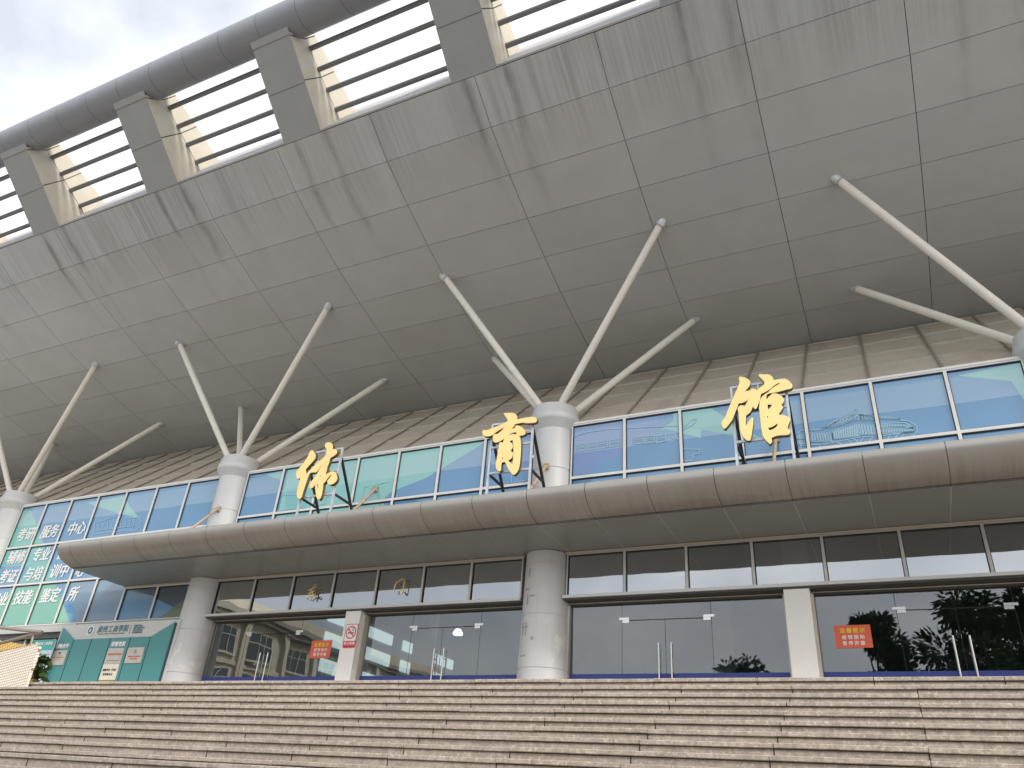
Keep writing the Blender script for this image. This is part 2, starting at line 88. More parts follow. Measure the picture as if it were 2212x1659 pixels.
ART = [[(-0.971,8.399),(-0.211,8.753),(-0.169,8.746),(0.645,8.423),(0.629,8.366)],[(-0.959,8.371),(-0.209,8.714),(0.632,8.382)],[(-0.233,8.748),(-0.218,8.807),(-0.195,8.812),(-0.179,8.792),(-0.183,8.748)],[(-1.529,8.342),(-1.4,8.42),(-0.974,8.373)],[(-1.449,8.384),(-1.447,7.929)],[(-1.434,8.04),(-0.916,8.009),(-0.248,8.075),(0.249,8.044),(0.604,8.041),(0.888,8.057)],[(-1.438,7.937),(-1.042,7.925)],[(0.655,8.361),(0.81,8.312),(0.868,8.252),(0.948,8.172),(0.933,8.042),(0.845,7.956),(0.664,7.916)],[(-0.296,7.938),(0.229,7.913),(0.664,7.916)],[(-0.945,8.426),(-0.924,8.432),(-0.923,8.4),(-0.946,8.395),(-0.945,8.426)],[(-0.877,8.444),(-0.851,8.45),(-0.852,8.412),(-0.879,8.406),(-0.877,8.444)],[(-0.808,8.463),(-0.779,8.471),(-0.78,8.426),(-0.811,8.419),(-0.808,8.463)],[(-0.815,8.407),(-0.786,8.415),(-0.784,8.394),(-0.818,8.387),(-0.815,8.407)],[(-0.74,8.484),(-0.706,8.492),(-0.708,8.441),(-0.743,8.433),(-0.74,8.484)],[(-0.748,8.42),(-0.714,8.429),(-0.713,8.405),(-0.751,8.397),(-0.748,8.42)],[(-0.671,8.506),(-0.633,8.515),(-0.636,8.458),(-0.676,8.449),(-0.671,8.506)],[(-0.68,8.434),(-0.643,8.444),(-0.642,8.417),(-0.684,8.408),(-0.68,8.434)],[(-0.603,8.529),(-0.561,8.54),(-0.564,8.477),(-0.608,8.466),(-0.603,8.529)],[(-0.613,8.45),(-0.571,8.461),(-0.57,8.431),(-0.617,8.421),(-0.613,8.45)],[(-0.534,8.555),(-0.488,8.566),(-0.493,8.497),(-0.54,8.485),(-0.534,8.555)],[(-0.545,8.467),(-0.499,8.479),(-0.499,8.447),(-0.55,8.436),(-0.545,8.467)],[(-0.465,8.581),(-0.415,8.594),(-0.421,8.518),(-0.472,8.506),(-0.465,8.581)],[(-0.478,8.486),(-0.428,8.499),(-0.428,8.464),(-0.482,8.452),(-0.478,8.486)],[(-0.396,8.609),(-0.342,8.623),(-0.349,8.541),(-0.404,8.528),(-0.396,8.609)],[(-0.41,8.506),(-0.356,8.52),(-0.357,8.482),(-0.415,8.469),(-0.41,8.506)],[(-0.327,8.639),(-0.269,8.653),(-0.277,8.565),(-0.336,8.551),(-0.327,8.639)],[(-0.342,8.528),(-0.284,8.543),(-0.285,8.502),(-0.348,8.488),(-0.342,8.528)],[(-0.258,8.67),(-0.196,8.686),(-0.205,8.591),(-0.268,8.576),(-0.258,8.67)],[(-0.275,8.551),(-0.212,8.567),(-0.214,8.523),(-0.281,8.508),(-0.275,8.551)],[(-0.174,8.659),(-0.111,8.637),(-0.116,8.561),(-0.176,8.579),(-0.174,8.659)],[(-0.178,8.547),(-0.118,8.529),(-0.121,8.482),(-0.179,8.499),(-0.178,8.547)],[(-0.111,8.64),(-0.052,8.619),(-0.056,8.547),(-0.114,8.564),(-0.111,8.64)],[(-0.115,8.534),(-0.058,8.517),(-0.061,8.472),(-0.116,8.488),(-0.115,8.534)],[(-0.049,8.622),(0.008,8.602),(0.003,8.533),(-0.051,8.549),(-0.049,8.622)],[(-0.052,8.52),(0.002,8.504),(-0.002,8.461),(-0.053,8.477),(-0.052,8.52)],[(0.013,8.604),(0.066,8.584),(0.063,8.519),(0.011,8.534),(0.013,8.604)],[(0.01,8.507),(0.061,8.492),(0.058,8.451),(0.01,8.465),(0.01,8.507)],[(0.074,8.585),(0.125,8.567),(0.122,8.505),(0.073,8.52),(0.074,8.585)],[(0.072,8.493),(0.121,8.479),(0.118,8.44),(0.072,8.454),(0.072,8.493)],[(0.136,8.567),(0.184,8.55),(0.18,8.491),(0.135,8.505),(0.136,8.567)],[(0.134,8.48),(0.18,8.467),(0.177,8.43),(0.134,8.443),(0.134,8.48)],[(0.197,8.549),(0.242,8.533),(0.239,8.477),(0.196,8.49),(0.197,8.549)],[(0.257,8.531),(0.3,8.516),(0.298,8.464),(0.258,8.476),(0.257,8.531)],[(0.318,8.513),(0.358,8.499),(0.356,8.45),(0.319,8.461),(0.318,8.513)],[(0.378,8.495),(0.415,8.482),(0.414,8.436),(0.379,8.447),(0.378,8.495)],[(0.439,8.477),(0.473,8.465),(0.472,8.423),(0.44,8.432),(0.439,8.477)],[(0.499,8.459),(0.53,8.448),(0.529,8.409),(0.5,8.418),(0.499,8.459)],[(0.558,8.441),(0.587,8.431),(0.587,8.395),(0.56,8.403),(0.558,8.441)],[(0.618,8.424),(0.644,8.414),(0.644,8.382),(0.62,8.389),(0.618,8.424)],[(-1.224,8.323),(-1.185,8.323),(-1.189,8.109),(-1.231,8.106),(-1.224,8.323)],[(-1.168,8.315),(-1.13,8.314),(-1.134,8.101),(-1.176,8.098),(-1.168,8.315)],[(-1.113,8.307),(-1.075,8.306),(-1.079,8.093),(-1.121,8.09),(-1.113,8.307)],[(-1.058,8.298),(-1.02,8.298),(-1.025,8.085),(-1.066,8.083),(-1.058,8.298)],[(-1.003,8.29),(-0.965,8.29),(-0.97,8.077),(-1.011,8.075),(-1.003,8.29)],[(-0.948,8.282),(-0.91,8.282),(-0.916,8.07),(-0.957,8.067),(-0.948,8.282)],[(-0.893,8.274),(-0.855,8.273),(-0.861,8.062),(-0.902,8.059),(-0.893,8.274)],[(-0.839,8.266),(-0.801,8.265),(-0.807,8.054),(-0.848,8.051),(-0.839,8.266)],[(-0.784,8.258),(-0.747,8.257),(-0.753,8.046),(-0.794,8.043),(-0.784,8.258)],[(-0.748,8.304),(-0.718,8.308),(-0.724,8.102),(-0.754,8.093),(-0.748,8.304)],[(-0.699,8.313),(-0.67,8.317),(-0.677,8.102),(-0.707,8.093),(-0.699,8.313)],[(-0.651,8.321),(-0.621,8.325),(-0.63,8.102),(-0.66,8.093),(-0.651,8.321)],[(-0.602,8.329),(-0.573,8.334),(-0.583,8.102),(-0.613,8.093),(-0.602,8.329)],[(-0.554,8.338),(-0.524,8.342),(-0.536,8.103),(-0.566,8.093),(-0.554,8.338)],[(-0.506,8.346),(-0.476,8.35),(-0.489,8.103),(-0.519,8.093),(-0.506,8.346)],[(-0.457,8.354),(-0.428,8.359),(-0.442,8.103),(-0.472,8.093),(-0.457,8.354)],[(-0.409,8.363),(-0.38,8.367),(-0.396,8.103),(-0.426,8.094),(-0.409,8.363)],[(-0.361,8.371),(-0.332,8.375),(-0.349,8.103),(-0.379,8.094),(-0.361,8.371)],[(-0.313,8.379),(-0.284,8.384),(-0.303,8.103),(-0.333,8.094),(-0.313,8.379)],[(-0.265,8.388),(-0.236,8.392),(-0.257,8.103),(-0.286,8.094),(-0.265,8.388)],[(-0.217,8.396),(-0.188,8.4),(-0.21,8.103),(-0.24,8.094),(-0.217,8.396)],[(-0.167,8.4),(-0.134,8.392),(-0.135,8.131),(-0.172,8.123),(-0.167,8.4)],[(-0.109,8.388),(-0.076,8.38),(-0.077,8.121),(-0.115,8.115),(-0.109,8.388)],[(-0.052,8.377),(-0.019,8.368),(-0.02,8.112),(-0.057,8.106),(-0.052,8.377)],[(0.006,8.365),(0.039,8.356),(0.037,8.102),(0.001,8.098),(0.006,8.365)],[(0.063,8.353),(0.096,8.345),(0.094,8.092),(0.058,8.089),(0.063,8.353)],[(0.12,8.342),(0.153,8.333),(0.151,8.082),(0.115,8.081),(0.12,8.342)],[(0.266,8.338),(0.264,8.253)],[(0.258,8.211),(0.254,8.111)],[(0.297,8.331),(0.296,8.248)],[(0.289,8.207),(0.285,8.108)],[(0.328,8.325),(0.327,8.243)],[(0.321,8.202),(0.317,8.106)],[(0.36,8.318),(0.358,8.238)],[(0.352,8.197),(0.348,8.103)],[(0.39,8.312),(0.389,8.234)],[(0.383,8.192),(0.38,8.101)],[(0.421,8.305),(0.42,8.229)],[(0.414,8.188),(0.411,8.098)],[(0.452,8.299),(0.451,8.224)],[(0.445,8.183),(0.442,8.096)],[(0.483,8.293),(0.482,8.219)],[(0.476,8.178),(0.473,8.093)],[(0.514,8.286),(0.513,8.214)],[(0.507,8.173),(0.505,8.091)],[(0.545,8.28),(0.544,8.21)],[(0.538,8.169),(0.536,8.088)],[(0.575,8.273),(0.575,8.205)],[(0.568,8.164),(0.567,8.086)],[(0.606,8.267),(0.606,8.2)],[(0.599,8.159),(0.598,8.083)],[(0.636,8.261),(0.637,8.195)],[(0.63,8.155),(0.629,8.081)],[(0.667,8.254),(0.667,8.191)],[(0.661,8.15),(0.66,8.078)],[(0.697,8.248),(0.698,8.186)],[(0.691,8.145),(0.691,8.076)],[(0.727,8.242),(0.728,8.181)],[(0.722,8.14),(0.721,8.073)],[(0.758,8.235),(0.759,8.177)],[(0.752,8.136),(0.752,8.071)],[(0.788,8.229),(0.789,8.172)],[(0.783,8.131),(0.783,8.068)],[(0.818,8.223),(0.82,8.167)],[(0.813,8.127),(0.814,8.066)],[(0.848,8.216),(0.85,8.163)],[(0.843,8.122),(0.844,8.064)],[(0.26,8.344),(0.724,8.283),(0.884,8.191)],[(0.259,8.245),(0.709,8.193),(0.881,8.133)],[(0.261,8.214),(0.889,8.14)],[(0.257,8.097),(0.712,8.042),(0.888,8.052)],[(-0.682,8.027),(-0.592,7.946)],[(-0.458,8.046),(-0.38,7.942)],[(-0.329,8.053),(-0.232,7.937)],[(-0.125,8.049),(-0.226,7.936)],[(0.055,8.039),(-0.044,7.936)],[(0.412,8.036),(0.329,7.94)],[(0.561,8.031),(0.479,7.943)],[(0.683,8.03),(0.601,7.942)],[(-1.016,8.024),(-1.071,7.929)],[(-1.503,8.303),(-1.464,8.315),(-1.463,8.227),(-1.497,8.223),(-1.503,8.303)],[(-1.503,8.163),(-1.469,8.172),(-1.466,8.088),(-1.497,8.078),(-1.503,8.163)],[(-1.43,8.314),(-1.392,8.318),(-1.393,8.217),(-1.426,8.213),(-1.43,8.314)],[(-1.433,8.153),(-1.399,8.162),(-1.396,8.078),(-1.427,8.068),(-1.433,8.153)],[(-1.357,8.324),(-1.32,8.322),(-1.322,8.206),(-1.355,8.203),(-1.357,8.324)],[(-1.362,8.143),(-1.328,8.152),(-1.326,8.068),(-1.357,8.058),(-1.362,8.143)],[(-6.956,8.837),(-6.689,8.844),(-6.685,8.657),(-6.949,8.641),(-6.956,8.837)],[(-6.936,8.763),(-6.705,8.78)],[(-6.935,8.719),(-6.704,8.735)],[(-6.621,8.834),(-6.375,8.843),(-6.372,8.658),(-6.616,8.639),(-6.621,8.834)],[(-6.602,8.761),(-6.391,8.779)],[(-6.601,8.716),(-6.39,8.735)],[(-6.337,8.838),(-6.085,8.846),(-6.083,8.661),(-6.334,8.644),(-6.337,8.838)],[(-6.319,8.765),(-6.101,8.782)],[(-6.318,8.721),(-6.101,8.738)],[(-6.031,8.838),(-5.774,8.845),(-5.774,8.661),(-6.029,8.645),(-6.031,8.838)],[(-6.014,8.765),(-5.79,8.781)],[(-6.013,8.721),(-5.79,8.738)],[(-5.725,8.837),(-5.438,8.839),(-5.44,8.657),(-5.724,8.646),(-5.725,8.837)],[(-5.708,8.765),(-5.455,8.776)],[(-5.708,8.722),(-5.455,8.733)],[(-5.382,8.818),(-5.132,8.824),(-5.134,8.644),(-5.383,8.628),(-5.382,8.818)],[(-5.366,8.746),(-5.149,8.762)],[(-5.367,8.703),(-5.149,8.719)],[(-5.092,8.801),(-4.845,8.808),(-4.849,8.628),(-5.095,8.612),(-5.092,8.801)],[(-5.077,8.73),(-4.862,8.746)],[(-5.078,8.687),(-4.863,8.703)],[(-4.798,8.775),(-4.562,8.783),(-4.567,8.605),(-4.802,8.588),(-4.798,8.775)],[(-4.784,8.704),(-4.58,8.722)],[(-4.785,8.662),(-4.581,8.679)],[(-7.094,9.082),(-6.62,9.17),(-5.983,9.163),(-4.96,9.059),(-4.128,8.966)],[(-7.012,7.948),(-5.772,7.945)],[(-4.492,8.785),(-4.336,8.784),(-4.304,8.609),(-4.492,8.785)],[(-4.317,8.781),(-4.162,8.792),(-4.265,8.603),(-4.317,8.781)],[(-4.152,8.336),(-3.742,8.259),(-3.747,8.157),(-3.896,8.157),(-3.922,7.997),(-4.135,8.005)],[(-4.131,8.881),(-3.891,9.1),(-3.784,9.092),(-3.859,8.967),(-4.133,8.838)],[(-16.964,7.978),(-16.728,8.498),(-16.064,8.448)],[(-16.989,7.969),(-15.7,8.019)],[(-13.57,8.077),(-13.634,8.201),(-13.57,8.261),(-13.601,8.416),(-13.411,8.42),(-13.318,8.334),(-13.34,8.252)],[(-13.297,8.415),(-12.767,8.488)],[(-15.075,8.428),(-14.946,8.431),(-14.947,8.31),(-14.873,8.251),(-14.971,8.244),(-14.952,8.037),(-15.163,8.042)],[(-8.762,8.235),(-8.76,7.99),(-8.313,8.002)],[(-25.177,8.372),(-25.065,8.066)],[(-24.934,8.344),(-24.837,8.063)],[(-24.694,8.316),(-24.611,8.061)],[(-24.491,8.362),(-24.385,8.059)],[(-24.253,8.335),(-24.162,8.057)],[(-24.018,8.307),(-23.94,8.055)],[(-23.819,8.353),(-23.719,8.053)],[(-23.586,8.325),(-23.5,8.051)],[(-23.356,8.298),(-23.282,8.049)],[(-23.16,8.344),(-23.066,8.047)],[(-25.06,7.889),(-25.022,8.062),(-23.725,8.065),(-22.932,8.052),(-22.716,8.175),(-22.916,8.367),(-23.644,8.407)],[(-25.004,7.943),(-23.862,7.932),(-22.866,7.903),(-22.683,8.058)],[(-25.133,8.368),(-24.702,8.417),(-24.135,8.512),(-23.713,8.384)]]
WTEXT = [('考研',-28.842,8.264),('服务',-27.52,8.259),('中心',-26.031,8.251),('辅修',-28.895,7.393),('专业',-27.476,7.396),('服务',-26.038,7.379),('考证',-28.913,6.678),('与培',-27.511,6.695),('训中',-26.12,6.709),('心',-24.999,6.666),('职业',-28.908,5.835),('技能',-27.585,5.857),('鉴定',-26.153,5.857),('所',-24.972,5.839)]
BOARD_WHITE = [(-24.208,4.62),(-19.199,4.691),(-19.218,2.88),(-24.242,2.893)]
BOARD_TOPS = [(-24.124,4.572),(-23.389,4.193),(-22.56,4.196),(-21.716,4.193),(-20.848,4.198),(-20.02,4.199),(-19.167,4.589)]
BOARD_BOTS = [(-24.16,2.888),(-23.356,2.886),(-22.556,2.883),(-21.709,2.881),(-20.93,2.879),(-20.064,2.877),(-19.205,2.874)]
BT = {'logo':[(-22.781,4.45),(-22.857,4.6),(-22.709,4.307),(-22.948,4.431),(-22.61,4.459)],'zh':[(-22.524,4.389),(-21.072,4.384),(-22.489,4.583),(-21.127,4.567)],'en':[(-22.531,4.316),(-21.12,4.324),(-21.131,4.348)],'bar':[(-21.03,4.307),(-21.03,4.568)],'l1':[(-20.919,4.522),(-20.525,4.53)],'l2':[(-20.924,4.456),(-20.396,4.467)],'l3':[(-20.931,4.394),(-20.468,4.399)],'l4':[(-20.945,4.319),(-20.462,4.324)],'sc':[(-23.809,4.001),(-24.127,3.947),(-23.511,4.073)],'hq':[(-21.293,4.01),(-21.609,3.953),(-20.979,4.067)]}
PLQ = [[(-24.134,3.872),(-23.485,3.871),(-23.485,3.428),(-24.131,3.431)],[(-21.638,3.887),(-20.962,3.884),(-20.967,3.439),(-21.636,3.437)],[(-21.639,3.427),(-20.978,3.429),(-20.972,2.987),(-21.643,2.98)],[(-20.782,3.879),(-20.113,3.888),(-20.119,3.447),(-20.788,3.445)],[(-21.625,2.972),(-20.989,2.969),(-20.973,2.865),(-21.642,2.866)]]
POSTER = [(-25.175,4.178),(-24.004,4.169),(-23.967,2.853),(-24.618,2.855)]
POSTERH = [(-24.711,3.997)]
WALL = [(-17.125,2.761),(-17.413,2.801),(-18.44,2.674),(-17.103,1.989)]
YEL = [(-20.827,3.4),(-19.597,3.133),(-20.068,3.061),(-20.71,3.215),(-20.883,3.197)]
RAIL = {'B':[(-18.576,2.889),(-17.309,3.081)],'A':[(-18.873,3.357),(-17.563,3.084)],'post':[(-17.65,3.071),(-17.461,2.803)]}

# ---------------------------------------------------------------- helpers
class MB:
    """collects faces and links them as ONE mesh object"""
    def __init__(s): s.v = []; s.f = []; s.m = []; s.sm = []
    def face(s, pts, mi=0, smooth=False):
        n = len(s.v); s.v += [tuple(p) for p in pts]; s.f.append(list(range(n, n + len(pts)))); s.m.append(mi); s.sm.append(smooth)
    def poly(s, verts, faces, mi=0, smooth=False):
        n = len(s.v); s.v += [tuple(p) for p in verts]
        for f in faces: s.f.append([n + i for i in f]); s.m.append(mi); s.sm.append(smooth)
    def box(s, x0, x1, y0, y1, z0, z1, mi=0):
        v = [(x0,y0,z0),(x1,y0,z0),(x1,y1,z0),(x0,y1,z0),(x0,y0,z1),(x1,y0,z1),(x1,y1,z1),(x0,y1,z1)]
        s.poly(v, [(0,3,2,1),(4,5,6,7),(0,1,5,4),(1,2,6,5),(2,3,7,6),(3,0,4,7)], mi)
    def prism_x(s, prof, x0, x1, mi=0, smooth=False, caps=True):
        """prof: (y, z) polygon swept along x"""
        n = len(prof)
        v = [(x0, y, z) for y, z in prof] + [(x1, y, z) for y, z in prof]
        f = [(i, (i + 1) % n, n + (i + 1) % n, n + i) for i in range(n)]
        s.poly(v, f, mi, smooth)
        if caps: s.poly(v, [tuple(range(n))[::-1], tuple(range(n, 2 * n))], mi)
    def prism_y(s, prof, y0, y1, mi=0):
        """prof: (x, z) polygon swept along y"""
        n = len(prof)
        v = [(x, y0, z) for x, z in prof] + [(x, y1, z) for x, z in prof]
        s.poly(v, [(i, (i + 1) % n, n + (i + 1) % n, n + i) for i in range(n)] + [tuple(range(n)), tuple(range(n, 2 * n))[::-1]], mi)
    def prism_z(s, prof, z0, z1, mi=0):
        n = len(prof)
        v = [(x, y, z0) for x, y in prof] + [(x, y, z1) for x, y in prof]
        s.poly(v, [(i, (i + 1) % n, n + (i + 1) % n, n + i) for i in range(n)] + [tuple(range(n))[::-1], tuple(range(n, 2 * n))], mi)
    def bar(s, a, b, w, h=None, mi=0):
        """square bar from a to b"""
        h = h or w; a = Vector(a); b = Vector(b); d = (b - a).normalized()
        up = Vector((0, 0, 1)) if abs(d.z) < .95 else Vector((0, 1, 0))
        r = d.cross(up).normalized(); u = r.cross(d)
        q = [r * sx * w / 2 + u * sz * h / 2 for sx, sz in ((-1,-1),(1,-1),(1,1),(-1,1))]
        s.poly([a + k for k in q] + [b + k for k in q], [(0,1,5,4),(1,2,6,5),(2,3,7,6),(3,0,4,7),(3,2,1,0),(4,5,6,7)], mi)
    def tube(s, pts, r, n=14, mi=0, smooth=True, r1=None):
        pts = [Vector(p) for p in pts]; ring = []
        prev = None
        for i, p in enumerate(pts):
            d = (pts[min(i + 1, len(pts) - 1)] - pts[max(i - 1, 0)]).normalized()
            ref = prev or (Vector((0, 0, 1)) if abs(d.z) < .9 else Vector((1, 0, 0)))
            a = (ref - d * ref.dot(d)).normalized(); prev = a; b = d.cross(a)
            rr = r if r1 is None else r + (r1 - r) * i / (len(pts) - 1)
            ring.append([p + (a * math.cos(t) + b * math.sin(t)) * rr for t in [2 * math.pi * k / n for k in range(n)]])
        v = [q for g in ring for q in g]; f = []
        for i in range(len(ring) - 1):
            for k in range(n): f.append((i*n+k, i*n+(k+1)%n, (i+1)*n+(k+1)%n, (i+1)*n+k))
        s.poly(v, f, mi, smooth)
        s.poly(v, [tuple(range(n))[::-1], tuple(range(len(v) - n, len(v)))], mi)
    def lathe(s, prof, cx, cy, n=48, mi=0):
        """prof: list of (r, z)"""
        v = [(cx + r * math.cos(2*math.pi*k/n), cy + r * math.sin(2*math.pi*k/n), z) for r, z in prof for k in range(n)]
        for i in range(len(prof) - 1):
            s.poly([v[i*n+k] for k in range(n)] + [v[(i+1)*n+k] for k in range(n)], [(k, (k+1)%n, n+(k+1)%n, n+k) for k in range(n)], mi, True)
        s.poly(v[-n:], [tuple(range(n))], mi); s.poly(v[:n], [tuple(range(n))[::-1]], mi)
    def ribbon(s, pts, w, y, mi=0):
        """flat line of width w on the wall plane y (facing -y)"""
        for (x0, z0), (x1, z1) in zip(pts[:-1], pts[1:]):
            d = Vector((x1 - x0, z1 - z0))
            if d.length < 1e-4: continue
            d.normalize(); nx, nz = -d.y * w / 2, d.x * w / 2
            s.face([(x0+nx, y, z0+nz), (x0-nx, y, z0-nz), (x1-nx, y, z1-nz), (x1+nx, y, z1+nz)], mi)
    def build(s, name, mats, parent=None, keep=False):
        if not isinstance(mats, (list, tuple)): mats = [mats]
        xs = [v[0] for v in s.v]; ys = [v[1] for v in s.v]; zs = [v[2] for v in s.v]
        o = Vector(((min(xs)+max(xs))/2, (min(ys)+max(ys))/2, min(zs)))
        me = bpy.data.meshes.new(name)
        me.from_pydata([(v[0]-o.x, v[1]-o.y, v[2]-o.z) for v in s.v], [], s.f)
        for m in mats: me.materials.append(m)
        for p, mi, sm in zip(me.polygons, s.m, s.sm): p.material_index = mi; p.use_smooth = sm
        bm = bmesh.new(); bm.from_mesh(me); bmesh.ops.remove_doubles(bm, verts=bm.verts, dist=1e-5)
        if not keep: bmesh.ops.recalc_face_normals(bm, faces=bm.faces)
        bm.to_mesh(me); bm.free()
        me.set_sharp_from_angle(angle=math.radians(38))
        return place(name, me, o, parent)

WLOC = {}
def place(name, me, wloc, parent=None):
    ob = bpy.data.objects.new(name, me); COL.objects.link(ob)
    WLOC[ob.name] = Vector(wloc)
    if parent: ob.parent = parent; ob.location = Vector(wloc) - WLOC[parent.name]
    else: ob.location = wloc
    return ob
def tag(o, label=None, cat=None, group=None, kind=None):
    if label: o['label'] = label
    if cat: o['category'] = cat
    if group: o['group'] = group
    if kind: o['kind'] = kind
    return o
def empty(name, loc, label, cat, group=None):
    o = place(name, None, loc); o.empty_display_size = .3
    return tag(o, label, cat, group)

def clip(poly, x0, x1, z0, z1):
    """clip an (x,z) polygon to a rectangle"""
    def cut(p, f, g):
        r = []
        for i in range(len(p)):
            a, b = p[i], p[(i+1) % len(p)]
            if f(a): r.append(a)
            if f(a) != f(b): r.append(g(a, b))
        return r
    def ix(x): return lambda a, b: (x, a[1] + (b[1]-a[1]) * (x-a[0]) / (b[0]-a[0]))
    def iz(z): return lambda a, b: (a[0] + (b[0]-a[0]) * (z-a[1]) / (b[1]-a[1]), z)
    for f, g in ((lambda q: q[0] >= x0, ix(x0)), (lambda q: q[0] <= x1, ix(x1)), (lambda q: q[1] >= z0, iz(z0)), (lambda q: q[1] <= z1, iz(z1))):
        if len(poly) < 3: return []
        poly = cut(poly, f, g)
    return poly if len(poly) >= 3 else []

def smooth_loop(p, k=4):
    """Catmull-Rom through a closed outline, corners that turn sharply stay sharp"""
    n = len(p); o = []
    for i in range(n):
        a, b, c, d = (Vector(p[(i-1) % n]), Vector(p[i]), Vector(p[(i+1) % n]), Vector(p[(i+2) % n]))
        l = (c - b).length
        def tan(u, v, w):
            e, f = v - u, w - v
            if e.length < 1e-6 or f.length < 1e-6: return Vector((0, 0))
            if e.normalized().dot(f.normalized()) < 0.1: return Vector((0, 0))
            t = w - u
            return t.normalized() * min(l, e.length * 1.2, f.length * 1.2)
        t0, t1 = tan(a, b, c), tan(b, c, d)
        for j in range(k):
            t = j / k
            o.append(b * (2*t**3-3*t**2+1) + t0 * (t**3-2*t**2+t) + c * (-2*t**3+3*t**2) + t1 * (t**3-t**2))
    return o
def cut_out(name, loops, y, thick, mats, parent, smooth=True, bevel=.012):
    """solid letter: outline with holes in the (x,z) plane, front face at y, thickness towards +y; material 1 on the sides"""
    cu = bpy.data.curves.new(name, 'CURVE'); cu.dimensions = '2D'; cu.fill_mode = 'BOTH'
    cu.extrude = thick / 2 - bevel; cu.bevel_depth = bevel; cu.bevel_resolution = 1
    x0 = sum(p[0] for p in loops[0]) / len(loops[0]); z0 = min(p[1] for p in loops[0])
    for lp in loops:
        q = smooth_loop(lp) if smooth else [Vector(p) for p in lp]
        sp = cu.splines.new('POLY'); sp.points.add(len(q) - 1); sp.use_cyclic_u = True
        for pt, v in zip(sp.points, q): pt.co = (v.x - x0, v.y - z0, 0, 1)
    return curve_mesh(name, cu, Vector((x0, y + thick / 2, z0)), mats, parent)
def curve_mesh(name, cu, wloc, mats, parent, centre=False):
    tmp = bpy.data.objects.new("tmp", cu); COL.objects.link(tmp)
    bpy.context.view_layer.update()
    dg = bpy.context.evaluated_depsgraph_get()
    me = bpy.data.meshes.new_from_object(tmp.evaluated_get(dg), depsgraph=dg)
    bpy.data.objects.remove(tmp); bpy.data.curves.remove(cu)
    me.name = name; me.materials.clear()
    for m in mats: me.materials.append(m)
    me.transform(Matrix.Rotation(math.pi / 2, 4, 'X'))
    for p in me.polygons:
        p.use_smooth = False
        p.material_index = (1 if abs(p.normal.y) < .8 else 0) if len(mats) > 1 else 0
    return place(name, me, wloc, parent)
def text(name, body, cx, cz, h, y, m, parent, bold=.012, wscale=1.0, shear=0.0, space=1.0, thick=.004):
    """lettering whose characters are about h tall, centred on (cx, cz), facing -y"""
    cu = bpy.data.curves.new(name, 'FONT'); cu.body = body; cu.size = h * 1.06; cu.align_x = 'CENTER'; cu.align_y = 'CENTER'
    cu.shear = shear; cu.space_character = space; cu.extrude = thick / 2; cu.resolution_u = 3
    tmp = bpy.data.objects.new("tmp", cu); COL.objects.link(tmp)
    bpy.context.view_layer.update()
    dg = bpy.context.evaluated_depsgraph_get()
    me = bpy.data.meshes.new_from_object(tmp.evaluated_get(dg), depsgraph=dg)
    bpy.data.objects.remove(tmp); bpy.data.curves.remove(cu)
    me.name = name; me.materials.clear(); me.materials.append(m)
    xs = [v.co.x for v in me.vertices]; ys = [v.co.y for v in me.vertices]
    me.transform(Matrix.Diagonal((wscale, 1, 1, 1)) @ Matrix.Translation((-(min(xs)+max(xs))/2, -(min(ys)+max(ys))/2, 0)))
    if bold > 0:                     # heavier strokes: the same outlines laid over each other a stroke's breadth apart
        bm = bmesh.new()
        for i, (dx, dy) in enumerate(((-1, -.6), (1, -.6), (-1, .6), (1, .6), (0, 0))):
            c = me.copy(); c.transform(Matrix.Translation((dx * bold * h, dy * bold * h, .0003 * i))); bm.from_mesh(c); bpy.data.meshes.remove(c)
        bm.to_mesh(me); bm.free()
    me.transform(Matrix.Rotation(math.pi / 2, 4, 'X'))
    return place(name, me, Vector((cx, y, cz)), parent)

